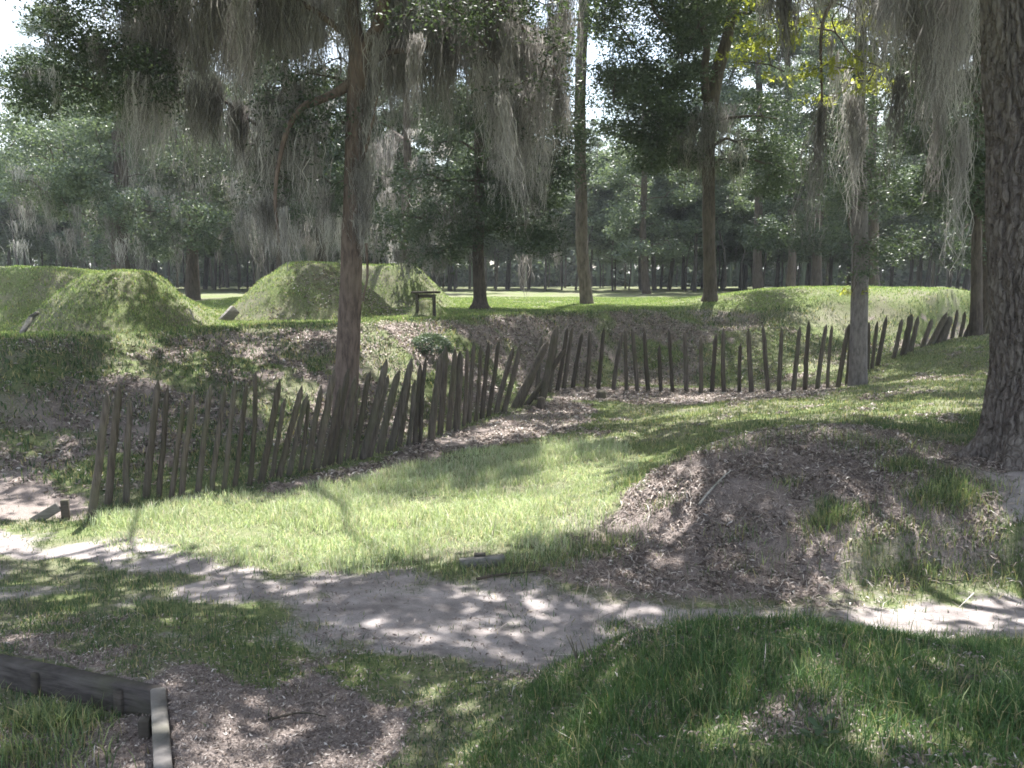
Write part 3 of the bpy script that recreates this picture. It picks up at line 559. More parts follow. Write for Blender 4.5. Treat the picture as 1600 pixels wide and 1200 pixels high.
p0 = hp(305, 503); mb = MB(); tube(mb, [p0-[0, 0, .1], p0+[-.05, 0, .12], p0+[-.12, 0, .3]], [.022, .02, .018], 8); o = mb.obj('white_marker', M['palewood'], smooth=True, off=p0); o.location = tuple(p0); tag(o, 'thin white marker peg leaning at the right foot of the near mound', 'marker')
p0 = P(346, 505, 25.2); p1 = P(368, 483, 25.6); t = empty('opening_post', p0, 'short slanted grey timber at the left foot of the middle mound', 'timber')
mb = MB(); seg_board(mb, p0-[.1, 0, .12], p1, .16, .3); mb.obj('timber', M['greywood'], t)
# wooden stand on the field
l0, r0 = hp(652, 487), hp(679, 491); d_ = (l0[1]+r0[1])/2; l0 = np.array([P(652, 487, d_)[0], d_, gz(P(652, 487, d_)[0], d_)]); r0 = np.array([P(679, 490, d_)[0], d_-.1, gz(P(679, 490, d_)[0], d_-.1)])
zt = P(665, 458, d_)[2]; t = empty('wooden_stand', (l0+r0)/2, 'low wooden stand with a flat top board on two posts beside the field', 'stand')
for p_ in (l0, r0):
    mb = MB(); z0 = p_[2]-.2; box(mb, (p_[0], p_[1], (zt-.03+z0)/2), (.1, .1, zt-.03-z0)); mb.obj('post', M['darkwood'], t)
mb = MB(); seg_board(mb, [l0[0]-.14, d_, zt+.02], [r0[0]+.16, d_-.1, zt+.03], .4, .07); mb.obj('top_board', M['darkwood'], t)
mb = MB(); seg_board(mb, [l0[0]+.052, l0[1], zt-.09], [r0[0]-.052, r0[1], zt-.09], .05, .1); mb.obj('rail', M['darkwood'], t)
# dead stems on the near mound
b_ = hp(925, 1028); mb = MB()
for (u0, v0, u1, v1) in ((905,1020,885,992),(903,1022,891,993),(916,1018,906,998),(925,1016,920,1005),(899,1021,900,1003)):
    q0 = P(u0, v0+8, b_[1]); q1 = P(u1, v1, b_[1]+.05); q0[2] = min(q0[2], float(gz(q0[0], q0[1])))-.03
    tube(mb, catmull([q0, (q0+q1)/2+[.008, 0, 0], q1], 3), np.linspace(.006, .0035, 7), 5)
o = mb.obj('dead_stems', M['stake'], off=b_); o.location = tuple(b_); tag(o, 'dead dark stems sticking up from the edge of the near mound', 'dead stems')
# sticks lying on the bank
def stick(pts, r, lab, mat='palewood'):
    w_ = [hp(*p)+[0, 0, r*1.2+.015] for p in pts]; mb = MB(); c_ = catmull(w_, 5); tube(mb, c_, np.linspace(r, r*.4, len(c_)), 7, .1, 2)
    o = mb.obj('fallen_branch', M[mat], smooth=True, off=w_[0]); o.location = tuple(w_[0]); tag(o, lab, 'branch', 'fallen sticks')
stick([(1092,795),(1110,772),(1128,752),(1142,740)], .018, 'pale bare stick lying down the leafy bank')
stick([(1128,695),(1134,703),(1142,712)], .012, 'short pale stick on the top edge of the bank')
stick([(745,910),(790,902),(850,897)], .016, 'dark stick on the sand just below the plank sill', 'stake')
stick([(1440,905),(1480,912),(1530,908)], .012, 'thin stick at the foot of the sunlit bank', 'stake')
stick([(560,748),(600,742),(640,738)], .014, 'thin pale stick at the edge of the ditch grass below the near stakes')
stick([(1010,905),(1060,912),(1100,910)], .011, 'thin stick on the litter at the foot of the bank', 'stake')
stick([(420,1130),(470,1120),(510,1126)], .009, 'short stick in the leaf litter beside the timber edging', 'stake')
# low leafy plant near the bottom
b_ = hp(1275, 1168); mb = MB()
for k_ in range(9):
    an = k_*2.4; r_ = .03+.02*(k_ % 3); c_ = b_+[math.cos(an)*r_, math.sin(an)*r_, .03+.012*k_]; a_ = np.array([math.cos(an), math.sin(an), .35]); a_ /= np.linalg.norm(a_); s_ = np.array([-math.sin(an), math.cos(an), 0])
    prof = [(-.032, .004), (-.018, .012), (0, .017), (.018, .014), (.032, .002)]; V = []
    for t_, w_ in prof: V += [c_+a_*t_+s_*w_+[0, 0, .004-t_*t_*5], c_+a_*t_-[0, 0, t_*t_*4], c_+a_*t_-s_*w_+[0, 0, .004-t_*t_*5]]
    qq = []
    for i_ in range(4): qq += [(i_*3, i_*3+1, i_*3+4, i_*3+3), (i_*3+1, i_*3+2, i_*3+5, i_*3+4)]
    mb.add(V, qq, None, (.07, .11, .06))
o = mb.obj('leafy_weed', M['grass'], smooth=True, off=b_); o.location = tuple(b_); tag(o, 'small broad leaved weed in the grass at the bottom of the view', 'weed')
b_ = hp(672, 548); sg = np.random.default_rng(17); mb = MB(); k_ = 2600; p_ = sg.normal(size=(k_, 3)); p_ /= np.linalg.norm(p_, axis=1)[:, None]; p_ *= sg.uniform(.75, 1.05, (k_, 1))*np.array([.62, .5, .5]); p_[:, 2] = np.abs(p_[:, 2])
leaves_at = b_+p_+[0, 0, -.05]
a_, b2_, n_ = rot_basis(k_, sg, .2); sz = .08*sg.uniform(.6, 1.4, (k_, 1)); V = np.stack([leaves_at-a_*sz*.5, leaves_at+b2_*sz*.22, leaves_at+a_*sz*.5, leaves_at-b2_*sz*.22], 1).reshape(-1, 3)
mb.add(V, np.arange(k_*4).reshape(-1, 4), None, np.repeat(sg.uniform(.1, .8, (k_, 1))*np.ones((1, 3)), 4, 0)); o = mb.obj('round_bush', M['oakfar'], off=b_); o.location = tuple(b_); tag(o, 'small rounded bush on the dry slope just right of the forked mossy oak', 'bush')
# ------------------------------------------------------------------ trees
def clump(rng, c, r, k, flat=.6, tw=.19):
    p = rng.normal(size=(k, 3)); p /= np.linalg.norm(p, axis=1)[:, None]; p *= (rng.uniform(size=(k, 1))**.45)*r
    ns_ = max(2, k//14); sub = p[:ns_][rng.integers(0, ns_, k)]; p = sub+rng.normal(size=(k, 3))*r*tw; p[:, 2] *= flat; return c+p
def skeleton(m, nodes, tips, rng, r0=.05, arch=.25, seg=4):
    # connects every tip to the nearest node already there; returns all nodes
    nodes = [np.array(q, float) for q in nodes]; base = np.array(nodes).mean(0)
    order = np.argsort([np.linalg.norm(t_-base) for t_ in tips])
    for i_ in order:
        t_ = tips[i_]; arr = np.array(nodes); dd = np.linalg.norm(arr-t_, axis=1)+np.maximum(0, arr[:, 2]-t_[2])*.8
        s_ = arr[np.argmin(dd)]; L = np.linalg.norm(t_-s_)
        if L < .15: continue
        mid = [s_+(t_-s_)*f+np.array([0, 0, arch*L*math.sin(math.pi*f)])+rng.normal(size=3)*L*.05 for f in np.linspace(0, 1, seg+1)[1:-1]]
        pts = catmull([s_]+mid+[t_], 3); rr = min(r0*1.8, r0*(.35+.28*L)); tube(m, pts, np.linspace(rr, rr*.35, len(pts)), 6, .1, int(i_))
        nodes += mid+[t_]
    return nodes
def make_trunk(mat, parent, pts, radii, ns=14, rough=.09, seed=0, k=8, ridge=0, name='trunk'):
    mb = MB(); c_ = catmull(pts, k); r_ = np.interp(np.linspace(0, 1, len(c_)), np.linspace(0, 1, len(radii)), radii)
    tube(mb, c_, r_, ns, rough, seed, ridge=ridge); return mb.obj(name, mat, parent, smooth=True), c_, r_
def px_tips(spec, rng):      # (u0,u1,v0,v1,d0,d1,count)
    out = []
    for u0, u1, v0, v1, d0, d1, k in spec:
        for _ in range(k): out.append(P(rng.uniform(u0, u1), rng.uniform(v0, v1), rng.uniform(d0, d1)))
    return out
# overhead shade: leaf sprays set along the sun's direction, so that the ground is dappled where the photograph is
crng = np.random.default_rng(99)
K = 12500; gx = crng.uniform(-17, 22, K); gy = crng.uniform(-3, 33, K); keep = crng.uniform(size=K) < (1-samp(lit, gx, gy))**1.8; gx, gy = gx[keep], gy[keep]; gg = gz(gx, gy)
hh = crng.uniform(8.5, 17, len(gx)); cx = gx+SUN[0]/SUN[2]*hh; cy = gy+SUN[1]/SUN[2]*hh; cz = gg+hh
for _ in range(12):
    bad = (cz-EYE)/np.maximum(cy, .1) < .355; bad |= False
    hh = np.where(bad, hh+1.0, hh); cx = gx+SUN[0]/SUN[2]*hh; cy = gy+SUN[1]/SUN[2]*hh; cz = gg+hh
ok = (cz-EYE)/np.maximum(cy, .1) >= .35; CAN = np.stack([cx, cy, cz], 1)[ok]
owners = {}     # trunk foot -> index
feet = {'moss_oak': (P(541, 660, 17.6)[0], 17.6), 'right_pine': (6.5, 10.6), 'sweetgum': (P(1342, 600, 25)[0], 25), 'left_oak': (-14.5, 15.5), 'behind_oak': (-6, -3), 'right_oak': (13.5, 17.5), 'camera_oak': (5.5, -4)}
fk = list(feet); fa = np.array([feet[k_] for k_ in fk]); own = np.argmin(np.hypot(CAN[:, None, 0]-fa[None, :, 0]-1.5, CAN[:, None, 1]-fa[None, :, 1]-3), 1)
def canopy(key): return CAN[own == fk.index(key)]
def leafcols(k, rng): return np.clip(rng.beta(2, 2.2, (k, 1)), 0, 1)*np.ones((1, 3))
def add_canopy(mbl, mbb, key, nodes, rng, size=.25, per=44, rad_=.6):  # joins the unseen sprays placed for shade to this tree's crown
    cs = canopy(key)
    if not len(cs): return
    pts = np.concatenate([clump(rng, c_, rad_, per, .6, .4) for c_ in cs]); leaves(mbl, pts, size, rng, .55, leafcols(len(pts), rng), .4, .5)
    sub = cs[rng.choice(len(cs), min(len(cs), 90), replace=False)]; skeleton(mbb, nodes, list(sub), rng, .045, .12)
def lt(path, r_, n_, ro, sd):
    q_ = MB(); tube(q_, path, r_, n_, ro, sd); q_.obj('limb', M['bark_red'], t, smooth=True)
# --- moss-hung oak in the middle
rng = np.random.default_rng(41)
bx = hp(541, 668) if False else P(540, 668, 17.6); bx[2] = float(gz(bx[0], bx[1])); D0 = 17.6
t = empty('moss_hung_oak', bx, 'tall forked oak draped in grey moss behind the near stakes', 'tree')
tp = [bx-[0, 0, .3], bx, P(541, 600, D0), P(546, 500, D0), P(549, 400, D0), P(553, 300, D0), P(556, 200, D0), P(561, 110, D0), P(558, 70, D0), P(549, 20, D0), P(548, -60, D0), P(540, -220, D0+.4), P(535, -420, D0+.8)]
_, tc_, _r = make_trunk(M['bark_red'], t, tp, [.3, .27, .245, .23, .222, .215, .21, .22, .17, .15, .145, .12, .07], 20, .1, 4)
mb = MB(); nodes = list(tc_[40:])
l1 = catmull([P(562, 118, D0), P(576, 70, D0-.1), P(592, 35, D0-.2), P(606, -20, D0-.3), P(640, -130, D0-.6), P(700, -300, D0-1)], 5); lt(l1, np.linspace(.15, .08, len(l1)), 12, .1, 5); nodes += list(l1[8:])
l2 = catmull([P(552, 128, D0), P(525, 145, D0-.1), P(503, 155, D0-.2), P(470, 170, D0-.5), P(445, 215, D0-.7), P(430, 300, D0-.8), P(436, 380, D0-.9)], 5); lt(l2, np.linspace(.11, .02, len(l2)), 10, .12, 6)
l3 = catmull([P(560, 130, D0), P(600, 85, D0+.2), P(660, 75, D0+.5), P(720, 40, D0+.8), P(790, 50, D0+1), P(830, 110, D0+1.1)], 5); lt(l3, np.linspace(.07, .02, len(l3)), 8, .12, 7)
l4 = catmull([P(555, 270, D0), P(568, 245, D0-.15), P(580, 200, D0-.3), P(590, 150, D0-.4)], 4); lt(l4, np.linspace(.04, .015, len(l4)), 7, .12, 8)
l5 = catmull([P(548, 60, D0), P(480, 10, D0+.3), P(400, -20, D0+.7), P(300, 10, D0+1.2), P(230, 40, D0+1.6), P(150, 90, D0+2)], 5); lt(l5, np.linspace(.065, .02, len(l5)), 8, .12, 9)
l6 = catmull([P(572, 380, D0-.28), P(574, 430, D0-.3), P(567, 470, D0-.25)], 4); lt(l6, np.linspace(.03, .02, len(l6)), 6, .2, 10)
l7 = catmull([P(606, -20, D0-.3), P(700, -40, D0-.2), P(780, 10, D0), P(830, 60, D0+.4), P(880, 130, D0+.8)], 5); lt(l7, np.linspace(.09, .02, len(l7)), 8, .12, 9)
nodes += list(l5)+list(l3)+list(l7)
mbl = MB()
tips = px_tips([(0,260,-80,170,18,24,44),(180,540,-120,20,16,21,22),(600,900,-120,80,16,20,34),(380,520,110,300,17,19,16),(760,900,60,200,17,20,10)], rng)
nodes = skeleton(mb, nodes, tips, rng, .035, .15)
for c_ in tips:
    u_, v_ = proj(c_); k_ = 800 if u_ < 300 else 260
    pts = clump(rng, c_, .75, k_, .6); leaves(mbl, pts, .085, rng, .45, leafcols(k_, rng), .4, .3)
add_canopy(mbl, mb, 'moss_oak', nodes, rng)
mb.obj('branches', M['bark_oak'], t, smooth=True)
o = mbl.obj('crown', M['oak'], t)
mm = MB()
def curtain(mm, spec, rng, per=46, spread=.10, w=.0048, nodes=None):
    for u0, u1, v0, v1, d0, d1, l0_, l1_, k in spec:
        tops = np.array([P(rng.uniform(u0, u1), rng.uniform(v0, v1), rng.uniform(d0, d1)) for _ in range(k)])
        if nodes is not None:
            na = np.array(nodes); nn_ = na[np.argmin(((tops[:, None]-na[None])**2).sum(-1), 1)]; tops = tops+(nn_-tops)*.65
        ln = rng.uniform(l0_, l1_, k)*rng.choice([.6, 1, 1.25], k)
        strands(mm, tops, ln, rng, per, spread, w)
curtain(mm, [(180,330,-40,60,18,22,1.4,3.4,90),(300,560,-60,20,17.5,21,1.2,2.8,190),(370,500,140,230,16.8,19,.8,2.3,80),(570,900,-60,30,17.5,21,1.2,2.6,210),(600,880,30,130,17.5,20,.8,2.2,120),(760,850,90,170,17,19,1.0,2.4,50),
             (560,610,60,330,17,17.8,.6,1.8,40),(400,480,300,380,16.8,17.6,.4,1.3,30),(200,400,60,160,17,20,.8,2.4,55),(560,590,380,430,17.1,17.5,.3,.9,14),(0,200,0,130,18,21,.4,1.0,26),(820,900,130,190,17,19,.5,1.2,14)], rng, nodes=nodes)
mm.obj('hanging_moss', M['moss'], t)
for (u0, v0, ln_) in ((650, 60, 1.9), (785, 150, 2.3), (443, 330, 1.2), (792, 40, 2.1)):
    ms = MB(); strands(ms, np.array([P(u0, v0, 16.5)]), np.array([ln_]), rng, 90, .045, .006, 10); ms.obj('moss_strand', M['moss'], t)
# --- unseen overhead trees added outside the frame to throw the dappled shade
def outside(key, name, lab, h=9, r=.3):
    x_, y_ = feet[key]; b_ = np.array([x_, y_, float(gz(x_, y_))]); t = empty(name, b_, lab, 'tree')
    rg = np.random.default_rng(len(key)*7); pts = [b_-[0, 0, .3], b_, b_+[.1, .1, h*.3], b_+[.3, .4, h*.6], b_+[.9, 1.2, h], b_+[1.6, 2.4, h*1.35]]
    _, c_, _ = make_trunk(M['bark_oak'], t, pts, [r*1.7, r*1.3, r, r*.85, r*.6, r*.3], 16, .1, 3)
    mbl, mbb = MB(), MB(); add_canopy(mbl, mbb, key, list(c_[26:]), rg)
    if mbl.n: mbl.obj('crown', M['oak'], t); mbb.obj('branches', M['bark_oak'], t, smooth=True)
outside('left_oak', 'added_shade_oak', 'unseen oak added beyond the left edge of the view to cast shade'); outside('behind_oak', 'added_shade_oak', 'unseen oak added so its high boughs shade the near path from the left')
outside('right_oak', 'added_shade_oak', 'unseen oak added beyond the right edge beside the ditch to cast shade'); outside('camera_oak', 'added_shade_oak', 'unseen oak added so its boughs shade the near grassy mound')
# --- big furrowed trunk at the right edge
rng = np.random.default_rng(42); dB = 10.6; bb = P(1612, 716, dB); bb[2] = float(gz(bb[0], bb[1]))
t = empty('large_furrowed_tree', bb, 'massive furrowed trunk on the bank at the right edge', 'tree')
tp = [bb-[0, 0, .45], bb-[0, 0, .1], bb+[-.02, 0, .25], bb+[-.03, 0, .7], bb+[-.03, 0, 1.4], P(1613, 350, dB), P(1612, 200, dB), P(1604, 50, dB), P(1600, -100, dB), P(1600, -400, dB), P(1605, -800, dB)]
mb = MB(); c_ = catmull(tp, 40); r_ = np.interp(np.linspace(0, 1, len(c_)), np.linspace(0, 1, len(tp)), [.85, .72, .6, .52, .49, .47, .47, .46, .43, .35, .2]); tube(mb, c_, r_-.03, 150, .05, 5, ridge=.06)
mb.obj('trunk', M['bark_big'], t, smooth=True)
for an, L_ in ((3.0, 1.0), (3.9, .9), (4.7, .85), (5.5, .8)):
    mb = MB(); e_ = bb+[math.cos(an)*L_, math.sin(an)*L_, 0]; e_[2] = float(gz(e_[0], e_[1]))-.1; a_ = bb+[math.cos(an)*.4, math.sin(an)*.4, .35]; mid = bb+[math.cos(an)*.7, math.sin(an)*.7, 0]; mid[2] = float(gz(mid[0], mid[1]))+.04
    tube(mb, catmull([a_, mid, e_], 8), np.linspace(.2, .06, 17), 22, .2, 3, ridge=.02); mb.obj('root_flare', M['bark_big'], t, smooth=True)
mbl, mbb = MB(), MB(); nodes = list(c_[330:]); g1 = catmull([P(1600, -150, dB), P(1540, -90, 12), P(1480, -50, 14), P(1380, -40, 16), P(1290, 20, 17.5), P(1284, 160, 17.5)], 6)
g2 = catmull([P(1600, -200, dB), P(1560, -140, 12.5), P(1500, -60, 15), P(1440, -30, 17), P(1330, -10, 18)], 6); g3 = catmull([P(1600, -200, dB), P(1500, -150, 11), P(1380, -120, 12), P(1260, -80, 13.5), P(1190, -60, 14.5)], 6)
for gq in (g1, g2, g3): lt(gq, np.linspace(.11, .02, len(gq)), 9, .1, 3); nodes += list(gq)
add_canopy(mbl, mbb, 'right_pine', nodes, rng); mbl.obj('crown', M['oak'], t); mbb.obj('branches', M['bark_oak'], t, smooth=True)
mm = MB(); curtain(mm, [(1380,1540,-80,40,12,17,.9,2.6,70),(1290,1380,-80,10,12,17,.7,1.8,26),(1180,1300,-80,0,13,15,.5,1.3,12),(1420,1540,60,200,14,17,1.0,2.4,40),(1320,1420,20,120,15,18,.5,1.4,12),(1440,1480,200,300,15,16.5,.6,1.5,10)], rng, 44, .05, .0045, nodes)
mm.obj('hanging_moss', M['moss'], t)
for u0, v0, ln_, d_, wd in ((1285, 160, 2.9, 16.5, .055), (1505, 190, 3.0, 15.5, .05), (1222, -40, 2.0, 14, .06), (1405, 120, 1.9, 15, .06), (1470, 150, 2.1, 16, .08), (1508, -40, 2.3, 13, .05)):
    ms = MB(); strands(ms, np.array([P(u0, v0, d_)]), np.array([ln_]), rng, 130, wd*.85, .0052, 10); ms.obj('moss_strand', M['moss'], t)
# --- sweetgum-like tree with yellow green leaves, slim grey trunk in front of the far stakes
rng = np.random.default_rng(43); dG = 24.8; bg = P(1340, 602, dG); bg[2] = float(gz(bg[0], bg[1]))
t = empty('yellow_leaved_tree', bg, 'slim grey trunk before the far stakes with yellow green leaves overhead', 'tree')
tp = [bg-[0, 0, .3], bg, P(1341, 560, dG), P(1343, 450, dG), P(1343, 330, dG), P(1340, 200, dG), P(1345, 60, dG), P(1345, -100, dG), P(1340, -300, dG)]
_, c_, _ = make_trunk(M['bark_grey'], t, tp, [.34, .28, .25, .235, .22, .2, .16, .12, .06], 16, .06, 6)
mbb, mbl = MB(), MB(); tips = px_tips([(1225,1380,90,160,15,19,9),(1150,1280,20,110,17,21,10),(1180,1400,-60,60,16,22,20),(1318,1336,452,462,24.3,24.6,1),(1040,1200,-60,40,23,27,8)], rng); nodes = skeleton(mbb, list(c_[35:]), tips, rng, .028, .1)
for c_ in tips:
    k_ = 60; pts = clump(rng, c_, .6, k_, .4); leaves(mbl, pts, .075, rng, .42, leafcols(k_, rng), .35, .6, 3)
add_canopy(mbl, mbb, 'sweetgum', nodes, rng, .16); mlo = MB(); tp2 = px_tips([(1270,1430,190,430,22.8,24.4,16),(1290,1400,60,200,23,24.4,6)], rng); skeleton(mbb, nodes, tp2, rng, .03, .1)
for c_ in tp2: pts = clump(rng, c_, .7, 320, .6); leaves(mlo, pts, .09, rng, .45, leafcols(320, rng), .4, .3)
mlo.obj('inner_foliage', M['oak'], t); mbb.obj('branches', M['bark_oak'], t, smooth=True); mbl.obj('crown', M['gum'], t)
# --- three trees on the field edge
def oakish(name, lab, pts, radii, tipspec, leafn, leafs, mosspec=None, seed=1, barkm='bark_oak', leafm='oak', start=20, r0=.05, cr=1.0, flat=.6):
    rg = np.random.default_rng(seed); b_ = pts[1]; t = empty(name, b_, lab, 'tree'); _, c_, _ = make_trunk(M[barkm], t, pts, radii, 16, .12, seed)
    if tipspec:
        mbb, mbl = MB(), MB(); tips = px_tips(tipspec, rg); skeleton(mbb, list(c_[start:]), tips, rg, r0, .12)
        for q_ in tips: pq = clump(rg, q_, cr*rg.uniform(.7, 1.3), leafn, flat); leaves(mbl, pq, leafs, rg, .45, leafcols(leafn, rg), .4, .3)
        mbb.obj('branches', M[barkm], t, smooth=True); mbl.obj('crown', M[leafm], t)
    if mosspec: mm = MB(); curtain(mm, mosspec, rg, 34, .16, .009); mm.obj('hanging_moss', M['moss'], t)
    return t
def gp(u, v):
    h_ = hp(u, v); return h_
b2 = gp(750, 482); d2 = b2[1]
oakish('field_oak', 'dark trunked oak with low dense boughs left of the straight pine', [b2-[0, 0, .4], b2, P(750, 465, d2), P(747, 400, d2), P(750, 300, d2), P(749, 180, d2), P(752, 80, d2), P(760, -30, d2)], [.5, .44, .25, .21, .2, .19, .16, .08],
       [(640,860,280,400,d2-2,d2+2,30),(560,700,340,400,d2-1.5,d2+2,9),(680,880,130,290,d2-2,d2+3,34),(820,900,180,300,d2-1,d2+1,9),(640,800,-30,130,d2-2,d2+3,22)], 620, .13, [(650,880,300,400,d2-1.5,d2+2,.4,1.6,36),(760,860,180,300,d2-2,d2,.5,2.2,34),(620,700,380,410,d2-1,d2+1,.4,1.4,12)], 21, r0=.07)
b3 = gp(917, 476); d3 = b3[1]
oakish('straight_pine', 'tall straight pine trunk standing alone at the field edge', [b3-[0, 0, .4], b3, P(914, 440, d3), P(909, 380, d3), P(908, 300, d3), P(906, 200, d3), P(908, 100, d3), P(913, 0, d3), P(917, -150, d3), P(915, -400, d3)], [.38, .32, .27, .26, .255, .25, .24, .23, .2, .1],
       [(900,960,15,60,d3,d3+1,2),(800,1030,-420,-250,d3-3,d3+3,26)], 240, .2, None, 22, 'bark_pine', 'pineneedle', start=50, r0=.05)
b4 = gp(1109, 470); d4 = b4[1]
oakish('forked_oak', 'dark moss flecked oak forking high up right of the straight pine', [b4-[0, 0, .4], b4, P(1110, 450, d4), P(1108, 380, d4), P(1107, 280, d4), P(1110, 190, d4), P(1122, 110, d4), P(1138, 50, d4), P(1150, -30, d4), P(1160, -150, d4)], [.5, .4, .28, .26, .255, .26, .27, .22, .17, .1],
       [(940,1090,30,210,d4-3,d4+3,38),(1060,1200,-60,80,d4-3,d4+3,24),(930,1100,-80,30,d4-3,d4+3,24),(1000,1100,180,260,d4-2,d4+2,16),(1140,1230,150,300,d4-1,d4+3,14)], 700, .14, [(1060,1160,160,250,d4-.8,d4+.6,.8,2.6,44),(980,1080,150,220,d4-1,d4+1,.3,1.2,16)], 23, r0=.07)
tk = [o_ for o_ in C.objects if o_.get('label', '').startswith('dark moss flecked')][0]; mb = MB(); fl = catmull([P(1108, 175, d4), P(1100, 120, d4-.2), P(1104, 70, d4-.4), P(1090, 10, d4-.6), P(1080, -80, d4-.8)], 6); tube(mb, fl, np.linspace(.2, .08, len(fl)), 12, .12, 3); mb.obj('limb', M['bark_oak'], tk, smooth=True)
# --- other near/mid trunks at the right and left
def simple(u, v, w, lab, vt=-60, seed=3, du=0, d=None, name='slender_tree', tips=None, leafn=620, cat='tree', bark_='bark_oak', ls=.16, moss=None, leafm='oak'):
    if d is None: b_ = gp(u, v); d = b_[1]
    else: b_ = P(u, v, d); b_[2] = float(gz(b_[0], b_[1]))
    r = w/F*d/2; rg = np.random.default_rng(seed+500)
    pts = [b_-[0, 0, .4], b_]+[P(u+du*f+rg.normal()*2, v+(vt-v)*f, d) for f in (.1, .3, .5, .75, 1)]
    oakish(name, lab, pts, [r*1.9, r*1.5, r*1.1, r, r*.92, r*.8, r*.5], tips(d) if tips else None, leafn, ls, moss(d) if moss else None, seed, bark_, leafm, 14, .05)
simple(1524, 523, 15, 'thin dark trunk just left of the massive furrowed trunk', -40, 61, 4, 30.5, tips=lambda d: [(1400,1560,120,330,d-3,d+3,30),(1380,1540,-60,110,d-3,d+3,22)])
simple(1543, 520, 20, 'dark trunk half hidden behind the massive furrowed trunk', 100, 62, 6, 33, tips=lambda d: [(1480,1600,300,420,d-1,d+4,12)], leafn=200)
simple(1366, 452, 15, 'pale purple grey trunk rising behind the slim trunk at the right', 60, 63, -4, 47, tips=lambda d: [(1250,1480,120,330,d-4,d+4,44)], ls=.17)
simple(1276, 447, 13, 'dark trunk at the wood edge under the long pale moss strand', 150, 64, 6, 50, tips=lambda d: [(1180,1330,170,400,d-4,d+4,40)], ls=.17)
simple(630, 456, 13, 'dark trunk standing on the back of the middle mound', 60, 65, 6, 37.5, tips=lambda d: [(560,720,120,300,d+6,d+10,36),(560,740,-60,110,d+6,d+10,20)], moss=lambda d: [(560,700,200,380,d-2,d+2,.5,2.2,46)], ls=.15)
simple(192, 428, 22, 'stout dark live oak trunk behind the near mound', 130, 66, -8, 40, tips=lambda d: [(0,130,180,330,d-3,d+5,34),(110,330,170,400,d-3,d+5,50),(30,300,120,200,d-2,d+5,20)], moss=lambda d: [(20,330,250,380,d-3,d+3,.6,2.4,80)], ls=.15, leafn=650, leafm='oakfar')
simple(300, 430, 16, 'dark mossy trunk seen between the two grassy mounds', 60, 67, 10, 44, tips=lambda d: [(230,420,60,330,d-3,d+4,50)], moss=lambda d: [(240,480,150,380,d-3,d+3,.8,2.8,110)], ls=.16, leafm='oakfar')
simple(440, 425, 15, 'mossy oak trunk behind the crest of the middle mound', 60, 68, 8, 40, tips=lambda d: [(380,560,-60,330,d-3,d+4,66)], moss=lambda d: [(360,540,150,380,d-3,d+3,.8,2.6,110)], ls=.16)
simple(500, 425, 17, 'thick dark trunk just left of the forked mossy oak', 120, 69, 12, 45, tips=lambda d: [(470,620,100,380,d-3,d+4,40)], moss=lambda d: [(470,620,250,390,d-3,d+3,.5,1.8,40)], ls=.16)
simple(1185, 456, 12, 'tall leafy tree at the wood edge just right of the forked oak', -60, 70, 4, 54, tips=lambda d: [(1080,1300,-40,230,d-3,d+4,60)], ls=.2, leafm='oakfar')
simple(1235, 455, 11, 'broad leafy tree at the wood edge, second right of the forked oak', -60, 72, -4, 58, tips=lambda d: [(1110,1330,-40,200,d-2,d+4,60)], ls=.2, leafm='oakfar')
simple(1010, 456, 10, 'leafy tree at the wood edge left of the forked oak', 120, 71, -4, 56, tips=lambda d: [(960,1080,190,400,d-3,d+4,34)], ls=.2, leafm='oakfar')
